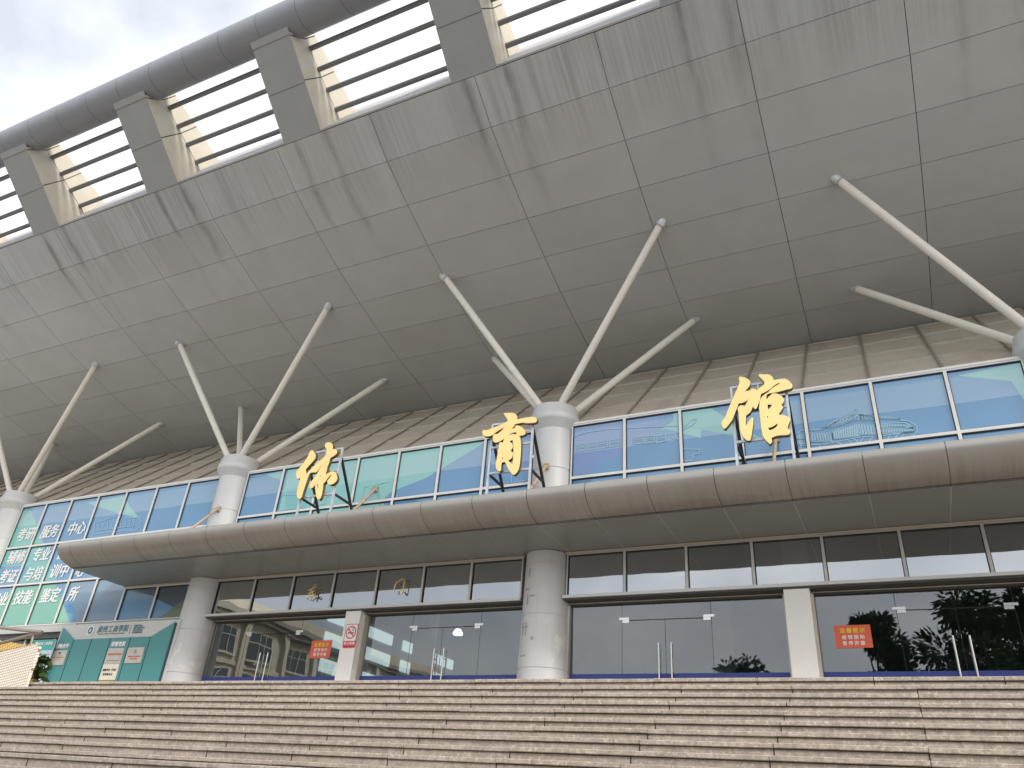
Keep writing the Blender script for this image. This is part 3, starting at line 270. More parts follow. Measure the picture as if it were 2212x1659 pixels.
# ---------------------------------------------------------------- materials
def mat(name, col, rough=.5, metal=0.0, var=.06, scale=3.0, bump=0.0, bscale=40.0, coat=0.0, spec=.5, island=0.0):
    m = bpy.data.materials.new(name); m.use_nodes = True; t = m.node_tree; b = t.nodes['Principled BSDF']
    b.inputs['Roughness'].default_value = rough; b.inputs['Metallic'].default_value = metal
    b.inputs['Coat Weight'].default_value = coat; b.inputs['Coat Roughness'].default_value = .03; b.inputs['Coat IOR'].default_value = 1.9
    b.inputs['Specular IOR Level'].default_value = spec
    g = t.nodes.new('ShaderNodeNewGeometry')
    n = t.nodes.new('ShaderNodeTexNoise'); n.inputs['Scale'].default_value = scale; n.inputs['Detail'].default_value = 6; n.inputs['Roughness'].default_value = .6
    t.links.new(g.outputs['Position'], n.inputs['Vector'])
    r = t.nodes.new('ShaderNodeMapRange'); r.inputs['From Min'].default_value = .25; r.inputs['From Max'].default_value = .75
    r.inputs['To Min'].default_value = 1 - var; r.inputs['To Max'].default_value = 1 + var
    t.links.new(n.outputs['Fac'], r.inputs['Value'])
    fac = r.outputs[0]
    if island:
        ir = t.nodes.new('ShaderNodeMapRange'); ir.inputs['To Min'].default_value = 1 - island; ir.inputs['To Max'].default_value = 1 + island
        t.links.new(g.outputs['Random Per Island'], ir.inputs['Value'])
        mu = t.nodes.new('ShaderNodeMath'); mu.operation = 'MULTIPLY'; t.links.new(fac, mu.inputs[0]); t.links.new(ir.outputs[0], mu.inputs[1]); fac = mu.outputs[0]
    h = t.nodes.new('ShaderNodeHueSaturation'); h.inputs['Color'].default_value = (*col, 1); t.links.new(fac, h.inputs['Value'])
    t.links.new(h.outputs[0], b.inputs['Base Color'])
    if bump:
        n2 = t.nodes.new('ShaderNodeTexNoise'); n2.inputs['Scale'].default_value = bscale; n2.inputs['Detail'].default_value = 4
        t.links.new(g.outputs['Position'], n2.inputs['Vector'])
        bp = t.nodes.new('ShaderNodeBump'); bp.inputs['Strength'].default_value = bump; bp.inputs['Distance'].default_value = .02
        t.links.new(n2.outputs['Fac'], bp.inputs['Height']); t.links.new(bp.outputs[0], b.inputs['Normal'])
    return m
def nd(m, kind, **kw):
    n = m.node_tree.nodes.new(kind)
    for k, v in kw.items(): setattr(n, k, v)
    return n
def mth(m, op, a, b=None, c=None):
    n = nd(m, 'ShaderNodeMath', operation=op)
    for i, x in enumerate((a, b, c)):
        if x is None: continue
        if isinstance(x, (int, float)): n.inputs[i].default_value = x
        else: m.node_tree.links.new(x, n.inputs[i])
    return n.outputs[0]
def darken(m, fac, col):
    """mix the material's colour towards col by the socket fac"""
    t = m.node_tree; b = t.nodes['Principled BSDF']; src = b.inputs['Base Color'].links[0].from_socket
    x = nd(m, 'ShaderNodeMix', data_type='RGBA'); x.inputs['B'].default_value = (*col, 1)
    t.links.new(fac, x.inputs['Factor']); t.links.new(src, x.inputs['A']); t.links.new(x.outputs['Result'], b.inputs['Base Color'])
def position(m):
    g = nd(m, 'ShaderNodeNewGeometry'); s = nd(m, 'ShaderNodeSeparateXYZ'); m.node_tree.links.new(g.outputs['Position'], s.inputs[0]); return g.outputs['Position'], s.outputs
def noise(m, vec, scale, sc3=(1, 1, 1), detail=5, rough=.6):  # value noise in stretched space
    mp = nd(m, 'ShaderNodeMapping'); mp.inputs['Scale'].default_value = sc3; m.node_tree.links.new(vec, mp.inputs[0])
    n = nd(m, 'ShaderNodeTexNoise'); n.inputs['Scale'].default_value = scale; n.inputs['Detail'].default_value = detail; n.inputs['Roughness'].default_value = rough
    m.node_tree.links.new(mp.outputs[0], n.inputs['Vector']); return n.outputs['Fac']
def ramp(m, v, a, b, lo=0.0, hi=1.0):
    r = nd(m, 'ShaderNodeMapRange'); r.inputs['From Min'].default_value = a; r.inputs['From Max'].default_value = b; r.inputs['To Min'].default_value = lo; r.inputs['To Max'].default_value = hi
    m.node_tree.links.new(v, r.inputs['Value']); return r.outputs[0]

M = {}
M['soffit'] = mat('soffit_panel', (.48, .50, .50), .38, .0, .05, 1.2, island=.035)
M['seam'] = mat('dark_joint', (.05, .05, .048), .8)
M['fascia'] = mat('grey_fascia_panel', (.31, .318, .322), .42, .0, .05, 1.5)
M['cap'] = mat('grey_cap_plate', (.33, .337, .34), .5)
M['reveal'] = mat('cream_reveal_panel', (.50, .46, .375), .5, .0, .06, 2.0)
M['lip'] = mat('light_grey_flashing', (.45, .445, .45), .5)
M['bar'] = mat('grey_painted_pipe', (.20, .205, .21), .45, .2)
M['tubeclad'] = mat('grey_tube_cladding', (.25, .26, .285), .45, .1, .05, 1.5)
M['roof'] = mat('roof_sheet', (.45, .45, .44), .6)
M['cladding'] = mat('beige_cladding', (.50, .445, .37), .5, 0, .10, 1.3)
M['trim'] = mat('beige_trim', (.56, .53, .46), .45, 0, .06)
M['trim_shaded'] = mat('shaded_beige_trim', (.27, .235, .19), .5, 0, .06)  # beige trim darkened: the shade on the uprights' sides is painted in
M['canopy'] = mat('champagne_metal', (.34, .33, .31), .36, .35, .06, 1.2)
M['canopy_under'] = mat('grey_canopy_ceiling', (.27, .28, .275), .35, .1, .05, 1.0)
M['seal'] = mat('pale_sealant', (.5, .51, .5), .6)
M['column'] = mat('silver_column_cladding', (.62, .63, .635), .52, .1, .05, 1.0)
M['tape'] = mat('old_grey_tape', (.40, .40, .38), .6, 0, .15, 9)
M['strut'] = mat('cream_painted_steel', (.80, .765, .69), .45, 0, .05, 4)
M['white_frame'] = mat('white_aluminium', (.80, .80, .78), .4, 0, .05, 5)
M['gasket'] = mat('dark_gasket', (.03, .03, .035), .7)
M['grey_frame'] = mat('silver_aluminium', (.58, .58, .56), .35, .3, .05, 4)
M['pillar'] = mat('white_wall_paint', (.86, .85, .82), .6, 0, .03, 2)
M['header'] = mat('dark_header', (.07, .072, .068), .5)
M['steel'] = mat('brushed_stainless_steel', (.60, .59, .57), .22, 1.0, .04, 8)
M['rail'] = mat('tarnished_stainless_pipe', (.36, .33, .29), .3, .8, .1, 8)
M['galv'] = mat('galvanised_frame', (.55, .57, .58), .4, .5, .2, 6)
M['blacksteel'] = mat('black_painted_steel', (.018, .02, .022), .5)
M['rust'] = mat('rusty_pipe', (.50, .36, .25), .7, 0, .25, 9)
M['gold'] = mat('gold_letter_face', (.92, .70, .30), .36, .3, .07, 2.5)
M['gold_side'] = mat('dark_bronze_edge', (.17, .12, .05), .45, .5)
M['gold_bright'] = mat('polished_gold', (.85, .66, .28), .25, .9)
M['blue_stripe'] = mat('blue_safety_stripe', (.035, .055, .26), .5)
M['dark_hall'] = mat('hall_paint', (.34, .37, .37), .7)
M['hall_pale'] = mat('hall_pale_paint', (.5, .52, .51), .7)
M['hall_floor'] = mat('hall_floor', (.22, .22, .21), .35)
M['lamp'] = None
M['white_text'] = mat('white_vinyl', (.88, .89, .88), .45, 0, .01)
M['line_art'] = mat('pale_line_art_vinyl', (.40, .64, .78), .45, 0, .02)
M['frost'] = mat('frosted_film', (.66, .67, .64), .5, 0, .10, 2.2)
M['frost_film'] = mat('dusty_frosted_film', (.66, .67, .64), .4, 0, .12, 2.2, spec=.8)
_t = M['frost_film'].node_tree; _b = _t.nodes['Principled BSDF']; _b.inputs['Alpha'].default_value = .22
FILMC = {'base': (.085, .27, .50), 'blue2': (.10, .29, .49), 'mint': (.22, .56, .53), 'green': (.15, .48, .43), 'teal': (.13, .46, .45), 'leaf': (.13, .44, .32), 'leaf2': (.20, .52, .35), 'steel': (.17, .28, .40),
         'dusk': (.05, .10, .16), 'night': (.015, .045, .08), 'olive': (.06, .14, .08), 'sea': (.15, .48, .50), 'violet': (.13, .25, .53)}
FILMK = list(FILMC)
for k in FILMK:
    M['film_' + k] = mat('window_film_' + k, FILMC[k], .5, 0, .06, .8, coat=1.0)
M['board_teal'] = mat('teal_board_panel', (.075, .29, .30), .4, 0, .04, 1.0)
M['board_teal_side'] = mat('dark_teal_edge', (.012, .065, .075), .5)
M['board_white'] = mat('light_grey_board', (.62, .62, .60), .45, 0, .03)
M['logo_blue'] = mat('slate_blue_letters', (.13, .24, .29), .45)
M['plaque'] = mat('brushed_pale_plaque', (.60, .56, .50), .3, .25, .12, 7)
M['plaque_cream'] = mat('cream_plaque', (.80, .76, .63), .4, .0, .06, 5)
M['brass'] = mat('brass_plaque', (.60, .42, .13), .35, .5, .1, 6)
M['red_print'] = mat('red_print', (.52, .13, .10), .6); M['grey_print'] = mat('grey_print', (.30, .31, .30), .6); M['dark_print'] = mat('dark_print', (.06, .05, .05), .6)
M['notice_red'] = mat('red_notice_sheet', (.72, .13, .06), .45, 0, .04); M['notice_yellow'] = mat('yellow_print', (.90, .62, .06), .5); M['notice_white'] = mat('white_print', (.90, .80, .78), .5)
M['smoke_red'] = mat('sign_red', (.62, .05, .07), .45); M['smoke_white'] = mat('sign_white', (.85, .83, .80), .45)
M['poster_blue'] = mat('pale_blue_poster', (.55, .70, .82), .5, 0, .03); M['poster_teal'] = mat('poster_teal_band', (.07, .45, .40), .5)
M['leafdark'] = mat('glossy_dark_leaf', (.035, .075, .018), .35, 0, .35, 6, island=.35)
M['leaftree'] = mat('tree_leaf', (.03, .065, .02), .4, 0, .3, 2, island=.4)
M['bark'] = mat('tree_bark', (.10, .075, .05), .9, 0, .3, 8, bump=.5)
M['pot'] = mat('terracotta_pot', (.35, .16, .09), .8)
M['render_wall'] = mat('cream_render', (.56, .52, .42), .8, 0, .08, 1.0)
M['render_trim'] = mat('grey_cornice', (.26, .25, .22), .8)
M['dark_glass'] = mat('dark_window_glass', (.03, .04, .045), .08, 0, .1, 2, spec=.8)
M['plaza'] = mat('pale_plaza_paving', (.27, .27, .26), .8, 0, .12, .8, bump=.2)

# streaks of dirt run down the soffit from the openings
m = M['soffit']; pv, p = position(m)
near = ramp(m, p[1], 12.05, 13.6, 1, 0)
near2 = ramp(m, p[1], 11.6, 15.2, 1, 0)
fine = ramp(m, noise(m, pv, 1.0, (13, .22, .22), 6, .7), .42, .68)
broad = ramp(m, noise(m, pv, 1.0, (1.1, .10, .10), 3, .5), .44, .66)
xx = mth(m, 'FRACT', mth(m, 'MULTIPLY', mth(m, 'ADD', mth(m, 'ADD', p[0], 18.98 + 56.2 + .67 - .2), mth(m, 'MULTIPLY', noise(m, pv, .35, (1, 1, 1), 2), .35)), 1 / 5.62))
edge = mth(m, 'MAXIMUM', ramp(m, mth(m, 'ABSOLUTE', mth(m, 'SUBTRACT', xx, .06)), .0, .035, 1, 0), ramp(m, mth(m, 'ABSOLUTE', mth(m, 'SUBTRACT', xx, .255)), .0, .045, 1, 0))
a = mth(m, 'MULTIPLY', mth(m, 'MULTIPLY', mth(m, 'MULTIPLY', fine, ramp(m, noise(m, pv, .45, (1, .2, .2), 2), .38, .6, .25, 1)), .46), near)
b_ = mth(m, 'MULTIPLY', mth(m, 'MULTIPLY', edge, .62), mth(m, 'MULTIPLY', near2, ramp(m, noise(m, pv, 1.0, (2.2, .6, .6), 3), .35, .6)))
c_ = mth(m, 'MULTIPLY', mth(m, 'MULTIPLY', broad, .14), near2)
darken(m, mth(m, 'MINIMUM', mth(m, 'ADD', mth(m, 'ADD', a, b_), c_), .8), (.13, .125, .115))
pk = ramp(m, noise(m, pv, .16, (1, 1, 1), 2), .5, .72, 0, .25)
darken(m, pk, (.45, .385, .355))
# rusty run-off on the canopy nose
m = M['canopy']; pv, p = position(m)
run = mth(m, 'MULTIPLY', ramp(m, noise(m, pv, 1.0, (10, .6, .9), 5, .75), .45, .72), ramp(m, p[2], 6.36, 6.0, .04, .42))
darken(m, run, (.19, .155, .12))
# grimy cladding over the windows
m = M['cladding']; pv, p = position(m)
darken(m, ramp(m, noise(m, pv, .9, (1, .5, .5), 6, .65), .58, .74, 0, .4), (.25, .23, .19))
# band of light across the upper filmed strip, painted into the film colour
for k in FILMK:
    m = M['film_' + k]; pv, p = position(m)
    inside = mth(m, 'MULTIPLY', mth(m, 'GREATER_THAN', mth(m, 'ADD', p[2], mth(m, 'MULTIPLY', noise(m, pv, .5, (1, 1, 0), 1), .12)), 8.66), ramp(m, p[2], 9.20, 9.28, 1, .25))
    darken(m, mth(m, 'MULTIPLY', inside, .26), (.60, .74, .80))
# scuffed and patched column shafts
m = M['column']; pv, p = position(m)
darken(m, mth(m, 'MULTIPLY', ramp(m, noise(m, pv, 3.2, (1, 1, .7), 6, .7), .55, .62), mth(m, 'MULTIPLY', ramp(m, p[2], 4.5, 3.9, 0, .4), ramp(m, p[2], 3.1, 3.4, 0, 1))), (.92, .91, .88))
darken(m, ramp(m, noise(m, pv, 1.0, (5, 5, .35), 4, .6), .5, .75, 0, .10), (.42, .41, .39))
# dusty frosted film
m = M['frost']; pv, p = position(m)
darken(m, ramp(m, noise(m, pv, 2.6, (1, 1, 1), 6, .7), .52, .74, 0, .5), (.36, .37, .35))

def granite(name, col, joints=None):
    m = mat(name, col, .72, 0, .10, 1.6, bump=.25, bscale=60)
    pv, p = position(m)
    v = nd(m, 'ShaderNodeTexVoronoi'); v.inputs['Scale'].default_value = 26; m.node_tree.links.new(pv, v.inputs['Vector'])
    sp = ramp(m, noise(m, pv, 11, (1, 1, 1), 6, .8), .40, .60, 0, .7)
    darken(m, sp, tuple(c * .50 for c in col))
    darken(m, ramp(m, noise(m, pv, 30, (1, 1, 1), 3), .55, .68, 0, .65), tuple(min(1, c * 1.6) for c in col))
    darken(m, ramp(m, noise(m, pv, .8, (1, 1, 1), 4), .50, .75, 0, .35), tuple(c * .55 for c in col))
    darken(m, mth(m, 'MULTIPLY', ramp(m, p[2], 1.6, .2, 0, .32), ramp(m, noise(m, pv, 1.7, (1, 1, 1), 5, .7), .35, .6)), tuple(c * .5 for c in col))       # trodden lower flight is dirtier
    darken(m, mth(m, 'MULTIPLY', ramp(m, noise(m, pv, .55, (1, 1.6, 1.6), 4, .75), .66, .74, 0, .8), ramp(m, noise(m, pv, 9, (1, .2, .2), 4, .7), .45, .6)), (.05, .045, .04))   # black spill stains
    return m
M['riser'] = granite('pink_granite_riser', (.43, .37, .318))
M['nosing'] = granite('pink_granite_tread', (.46, .40, .34))
m = M['nosing']; pv, p = position(m)
darken(m, ramp(m, noise(m, pv, 1.0, (7, .8, .8), 5, .75), .56, .70, 0, .6), (.17, .14, .11))
M['joint'] = mat('dirty_step_joint', (.035, .028, .022), .9)

# mosaic tiles
def tile(name, c1, c2, size, rot):
    m = mat(name, c1, .35, 0, .06, 3)
    tcn = nd(m, 'ShaderNodeTexCoord'); mp = nd(m, 'ShaderNodeMapping'); mp.inputs['Rotation'].default_value = rot
    m.node_tree.links.new(tcn.outputs['Object'], mp.inputs[0])
    s = nd(m, 'ShaderNodeSeparateXYZ'); m.node_tree.links.new(mp.outputs[0], s.inputs[0])
    def line(v):
        f = mth(m, 'FRACT', mth(m, 'ADD', mth(m, 'MULTIPLY', v, 1 / size), 100.37))
        return mth(m, 'LESS_THAN', f, .17)
    darken(m, mth(m, 'MAXIMUM', line(s.outputs[0]), line(s.outputs[2])), c2)
    return m
M['tile_white'] = tile('cream_mosaic_tile', (.80, .74, .64), (.27, .20, .15), .060, (0, math.radians(10), 0))
M['tile_yellow'] = tile('yellow_mosaic_tile', (.78, .50, .13), (.22, .15, .07), .085, (0, math.radians(22), 0))

# glass that reflects more at a slant and lets the hall show through
def glass(name, tint, ior):
    m = bpy.data.materials.new(name); m.use_nodes = True; t = m.node_tree; t.nodes.clear()
    o = t.nodes.new('ShaderNodeOutputMaterial'); mx = t.nodes.new('ShaderNodeMixShader'); fr = t.nodes.new('ShaderNodeFresnel'); fr.inputs[0].default_value = ior
    tr = t.nodes.new('ShaderNodeBsdfTransparent'); tr.inputs[0].default_value = (*tint, 1)
    gl = t.nodes.new('ShaderNodeBsdfGlossy'); gl.inputs['Roughness'].default_value = .004; gl.inputs[0].default_value = (.95, .97, .98, 1)
    # slight waviness of the panes
    g = t.nodes.new('ShaderNodeNewGeometry'); n = t.nodes.new('ShaderNodeTexNoise'); n.inputs['Scale'].default_value = .8; n.inputs['Detail'].default_value = 1
    t.links.new(g.outputs['Position'], n.inputs['Vector']); bp = t.nodes.new('ShaderNodeBump'); bp.inputs['Strength'].default_value = .05; bp.inputs['Distance'].default_value = .1
    t.links.new(n.outputs['Fac'], bp.inputs['Height']); t.links.new(bp.outputs[0], gl.inputs['Normal'])
    inv = t.nodes.new('ShaderNodeMath'); inv.operation = 'SUBTRACT'; inv.inputs[0].default_value = 1; t.links.new(g.outputs['Backfacing'], inv.inputs[1])
    ml = t.nodes.new('ShaderNodeMath'); ml.operation = 'MULTIPLY'; t.links.new(fr.outputs[0], ml.inputs[0]); t.links.new(inv.outputs[0], ml.inputs[1])     # only the outer face mirrors
    t.links.new(ml.outputs[0], mx.inputs[0]); t.links.new(tr.outputs[0], mx.inputs[1]); t.links.new(gl.outputs[0], mx.inputs[2]); t.links.new(mx.outputs[0], o.inputs[0])
    return m
M['glass'] = glass('door_glass', (.80, .84, .84), 2.4)
M['glass_dim'] = glass('transom_glass', (.50, .52, .50), 4.6)
def emit(name, col, s):
    m = bpy.data.materials.new(name); m.use_nodes = True; t = m.node_tree; t.nodes.clear()
    o = t.nodes.new('ShaderNodeOutputMaterial'); e = t.nodes.new('ShaderNodeEmission'); e.inputs[0].default_value = (*col, 1); e.inputs[1].default_value = s
    t.links.new(e.outputs[0], o.inputs[0]); return m
M['hall_window'] = emit('daylit_hall_window', (.80, .97, .98), .42)
M['lamp'] = emit('ceiling_lamp_glow', (1, .98, .92), 1.6)

# ================================================================ the ground
g = MB(); g.box(-160, 160, -160, 6.0, -1.9, -1.6)
tag(g.build('plaza_ground', M['plaza']), kind='structure')
g = MB(); g.box(-160, 160, 60, 160, -1.9, -1.62)
tag(g.build('back_ground', M['plaza']), kind='structure')

# ================================================================ the staircase
FL = 2.04                                              # landing level
st = empty('granite_staircase', (-5, 9, -1.6), 'wide flight of weathered pink granite steps rising to the glass entrance doors', 'stairs')
XL, XR = -44, 16
fronts = [(11.42 - .32 * k, FL - .15 * k) for k in range(11)] + [(6.70, .39)] + [(6.38 - .32 * k, .24 - .15 * k) for k in range(12)]
for i, (y, z) in enumerate(fronts):
    back = 17.6 if i == 0 else fronts[i-1][0] + .06
    th = .05
    mb = MB(); rnd = random.Random(i)
    j0 = -4.33 + (0 if i not in (0,) else -.48) + (0.0 if i < 11 else .5)
    xs = [XL] + [j0 + 1.452 * k for k in range(-27, 14) if XL < j0 + 1.452 * k < XR] + [XR]
    # nosing slabs with open joints, each set a hair off its neighbours
    for a, b in zip(xs[:-1], xs[1:]):
        dy = rnd.uniform(-.006, .006); dz = rnd.uniform(-.003, .003); gp = rnd.choice((.002, .003, .006))
        y0 = y + dy; z1 = z + dz; c = .007
        mb.prism_x([(y0 + c, z1 - th), (back, z - th), (back, z), (y0 + c, z1), (y0, z1 - c), (y0, z1 - th + c)], a + gp, b - gp, 0)
    zb = (fronts[i+1][1] if i + 1 < len(fronts) else -1.6)
    mb.box(XL, XR, y + .025, y + .12, zb - .02, z - th + .001, 1)
    mb.box(XL, XR, y + .014, y + .0245, z - th - .008, z - th - .0005, 2)
    # dark open joints in the risers and grime in the nosing gaps
    for x in xs[1:-1]:
        if rnd.random() < .75: mb.box(x - .006, x + .006, y + .021, y + .03, zb, z - th, 2)
        mb.box(x - .004, x + .004, y + .02, y + .06, z - th + .002, z - .004, 2)
    tag(mb.build('step', [M['nosing'], M['riser'], M['joint']], st))
g = MB(); g.box(XL, XR, 17.62, 60, FL - .3, FL - .012); g.build('landing_base', M['hall_floor'], st)

# ================================================================ the gymnasium
gym = empty('gymnasium', (-8, 17, FL), 'gymnasium with deep grey overhanging roof, branching columns and blue and teal window film', 'building')
GX0, GX1 = -76, 18
PROF = [(11.14, 16.83), (12.25, 16.10), (13.48, 15.52), (14.73, 15.01), (16.00, 14.59), (17.29, 14.21), (18.60, 13.92), (19.94, 13.70), (21.75, 13.42)]
# roof deck above the soffit: panels hang 2 cm under a dark backing so the joints are real gaps
mb = MB()
bk = [(y, z + .03) for y, z in PROF]
mb.prism_x(bk + [(30, 16.0), (40, 20.5), (24, 21.0), (12.6, 18.95), (12.24, 18.86), (11.16, 16.9)], GX0, GX1, 1)
roof = mb.build('roof', [M['roof'], M['seam']], gym)
mb = MB(); gp = .008
xr = [-7.74 + 3.3 * k for k in range(-20, 8)]
for r in range(len(PROF) - 1):
    (y0, z0), (y1, z1) = PROF[r], PROF[r+1]
    d = Vector((y1 - y0, z1 - z0)).normalized() * gp
    for a, b in zip(xr[:-1], xr[1:]):
        q = [(a + gp, y0 + d.x, z0 + d.y), (b - gp, y0 + d.x, z0 + d.y), (b - gp, y1 - d.x, z1 - d.y), (a + gp, y1 - d.x, z1 - d.y)]
        mb.poly(q + [(x, y, z + .022) for x, y, z in q], [(0,1,2,3), (0,4,5,1), (1,5,6,2), (2,6,7,3), (3,7,4,0)])
sof = mb.build('soffit_panels', M['soffit'], roof)
# eave posts between the openings
PC = [-18.98 + 5.62 * k for k in range(-6, 6)]
PW = .66
A0, A1, B1, B0 = (11.13, 16.84), (9.10, 18.70), (9.89, 19.67), (12.23, 18.88)       # front foot, front head, back head, back foot
for c in PC:
    mb = MB()
    mb.prism_x([A0, A1, B1, B0], c - PW, c + PW, 0, caps=False)
    # side faces in the cream of the reveal, drawn as two rows of cassettes over dark joints
    S0, S1 = (11.69, 17.90), (9.60, 19.15)
    for sx in (-1, 1):
        x = c + sx * PW
        mb.face([(x, *q_) for q_ in (A0, A1, B1, B0)], 2)
        def P2(u, v):      # u along the post 0..1, v from front (0) to back (1)
            f = Vector(A0).lerp(Vector(A1), u); s_ = Vector(S0).lerp(Vector(S1), u); bq = Vector(B0).lerp(Vector(B1), u)
            return f.lerp(s_, v / .55) if v < .55 else s_.lerp(bq, (v - .55) / .45)
        e = .006
        for u0, u1 in ((0, .52), (.52, .96), (.96, 1)):
            for v0, v1 in ((0, .55), (.55, 1)):
                q = [P2(u0 + e, v0 + (e if v0 else 0)), P2(u1 - e, v0 + (e if v0 else 0)), P2(u1 - e, v1 - e), P2(u0 + e, v1 - e)]
                xo = x + sx * .012
                mb.poly([(xo, w.x, w.y) for w in q] + [(x + sx * .002, w.x, w.y) for w in q], [(0,1,2,3), (0,4,5,1), (1,5,6,2), (2,6,7,3), (3,7,4,0)], 1)
    # cap plate where the post meets the tube, and one joint across the front
    n = Vector((A1[0] - A0[0], A1[1] - A0[1])).normalized(); o_ = Vector((-n.y, -n.x)) * -1
    o_ = Vector((-n.y, n.x)) if Vector((-n.y, n.x)).y < 0 else Vector((n.y, -n.x))
    p0 = Vector(A1) - n * .08; p1 = Vector(A1) + n * .16
    mb.prism_x([tuple(p0 + o_ * .003), tuple(p1 + o_ * .003), tuple(p1 + o_ * .02), tuple(p0 + o_ * .02)], c - PW - .012, c + PW + .012, 3)
    pm = Vector(A0).lerp(Vector(A1), .5)
    mb.prism_x([tuple(pm - n * .006 + o_ * .002), tuple(pm + n * .006 + o_ * .002), tuple(pm + n * .006 + o_ * .004), tuple(pm - n * .006 + o_ * .004)], c - PW, c + PW, 2)
    mb.build('eave_post', [M['fascia'], M['reveal'], M['seam'], M['cap']], gym)
for a, b in zip(PC[:-1], PC[1:]):
    mb = MB(); mb.prism_x([(11.125, 16.85), (12.22, 18.90), (12.20, 18.92), (11.08, 16.87)], a + PW + .013, b - PW - .013); mb.build('opening_lip', M['lip'], gym)
# four round bars across every opening
for a, b in zip(PC[:-1], PC[1:]):
    for (y, z) in ((9.95, 19.01), (10.43, 18.67), (10.94, 18.36), (11.44, 18.07)):
        mb = MB(); mb.tube([(a + PW + .005, y, z), (b - PW - .005, y, z)], .075, 14); mb.build('louvre_bar', M['bar'], gym)
# fat rounded tube along the outer edge, in cassettes
mb = MB(); TY, TZ, TR = 9.14, 19.27, .525
x = -60.0; seams = []
while x < GX1:
    a, b = x + .006, x + 1.405 - .006
    n = 40
    v = [(xx_, TY + TR * math.cos(2*math.pi*k/n), TZ + TR * math.sin(2*math.pi*k/n)) for xx_ in (a, b) for k in range(n)]
    mb.poly(v, [(k, (k+1) % n, n + (k+1) % n, n + k) for k in range(n)], 0, True)
    x += 1.405
mb.tube([(-60, TY, TZ), (GX1 + .5, TY, TZ)], TR - .02, 40, 1)
mb.build('eave_tube', [M['tubeclad'], M['seam']], gym)
# gutter lip on top of the tube
mb = MB(); mb.box(GX0, GX1, 8.88, 8.94, 19.72, 19.80); mb.build('gutter_lip', M['tubeclad'], gym)

# sloped beige cladding from the window head up to the soffit
CS = math.tan(math.radians(42.5))
def SL(t, off=0.0):                                     # point t metres up the slope
    return (17.04 + t * math.cos(math.radians(42.5)) - off * math.sin(math.radians(42.5)), 9.46 + t * math.sin(math.radians(42.5)) + off * math.cos(math.radians(42.5)))
mb = MB()
mb.prism_x([SL(0), SL(6.6), SL(6.6, -.3), SL(0, -.3)], GX0, GX1, 0)
clad = mb.build('sloped_cladding', M['cladding'], gym)
LX = [-58, -56.5, -55, -53.6, -52.2, -50.8, -49.4, -48, -46.6, -45.2, -43.8, -42.4, -41, -39.5, -38.1, -36.7, -35.2, -33.8, -32.4, -31.0, -29.70, -28.28, -26.85, -25.40, -23.95, -22.45, -20.95, -19.52, -18.31, -16.84, -15.40, -13.95, -12.50, -11.08, -9.65, -8.25, -7.05, -5.62, -4.18, -2.73, -1.28, .20, 1.70, 3.15, 4.35, 5.8, 7.25, 8.7, 10.1, 11.6]
mb = MB()
for x in LX:
    p = [SL(0), SL(5.78), SL(5.78, .05), SL(0, .05)]
    mb.prism_x(p, x - .028, x + .028, 1)
for t in (1.47, 2.93, 4.40, 5.82):
    for a, b in zip(LX[:-1], LX[1:]):
        mb.prism_x([SL(t - .03), SL(t + .03), SL(t + .03, .034), SL(t - .03, .034)], a + .036, b - .036, 0)
mb.build('cladding_trim', [M['trim'], M['trim_shaded']], clad)

# columns: tapered lower shaft, upper shaft, flared capital, four raking struts
CX = [-30.28, -18.95, -7.63, 3.72]
CY = 17.1
def groove(z, r): return [(r, z - .016), (r - .014, z - .012), (r - .014, z + .012), (r, z + .016)]
for c in CX:
    mb = MB()
    lo = [(.62, FL)]
    for zz in (3.2, 4.40, 5.62):
        lo += groove(zz, .62 - .085 * (zz - FL) / 3.9)
    lo += [(.535, 5.93)]
    mb.lathe(lo, c, CY)
    up = [(.535, 6.55)] + groove(8.12, .53) + [(.53, 9.28)]
    mb.lathe(up, c, CY)
    col = mb.build('column', M['column'], gym)
    if abs(c + 7.63) < .1:
        tp = MB()
        for ang, z, aw, hh in ((-118, 5.30, 3, .20), (-122, 4.98, 9, .05), (-118, 4.62, 3, .26), (-103, 4.80, 7, .05), (-121, 4.10, 12, .03), (-127, 3.92, 2, .30), (-116, 3.92, 2, .3), (-96, 3.80, 4, .08), (-121, 3.45, 10, .04)):
            r = .62 - .085 * (z - FL) / 3.9 + .003
            q = [math.radians(ang + aw * f) for f in (-1, -.5, 0, .5, 1)]
            for a, b in zip(q[:-1], q[1:]): tp.face([(c + r * math.cos(a), CY + r * math.sin(a), z), (c + r * math.cos(b), CY + r * math.sin(b), z), (c + r * math.cos(b), CY + r * math.sin(b), z + hh), (c + r * math.cos(a), CY + r * math.sin(a), z + hh)])
        tp.build('tape_residue', M['tape'], col)
    mb = MB(); mb.lathe([(.53, 9.27), (.66, 9.50), (.675, 9.52), (.675, 9.68), (.66, 9.70), (.60, 9.98), (.57, 9.99)], c, CY)
    mb.build('capital', M['column'], col)
    for sx, ty, tz, bx, by in ((-1, 15.88, 14.66, .22, -.30), (1, 15.88, 14.66, .22, -.30), (-1, 19.45, 13.80, .30, .22), (1, 19.45, 13.80, .30, .22)):
        mb = MB(); top = Vector((c + sx * 3.42, ty, tz)); bot = Vector((c + sx * bx, CY + by, 9.9))
        d = (top - bot).normalized()
        mb.tube([bot, top + d * .12], .100, 18)
        mb.tube([top - d * .10, top + d * .10], .15, 18, 1, False)
        mb.build('strut', [M['strut'], M['galv']], col)

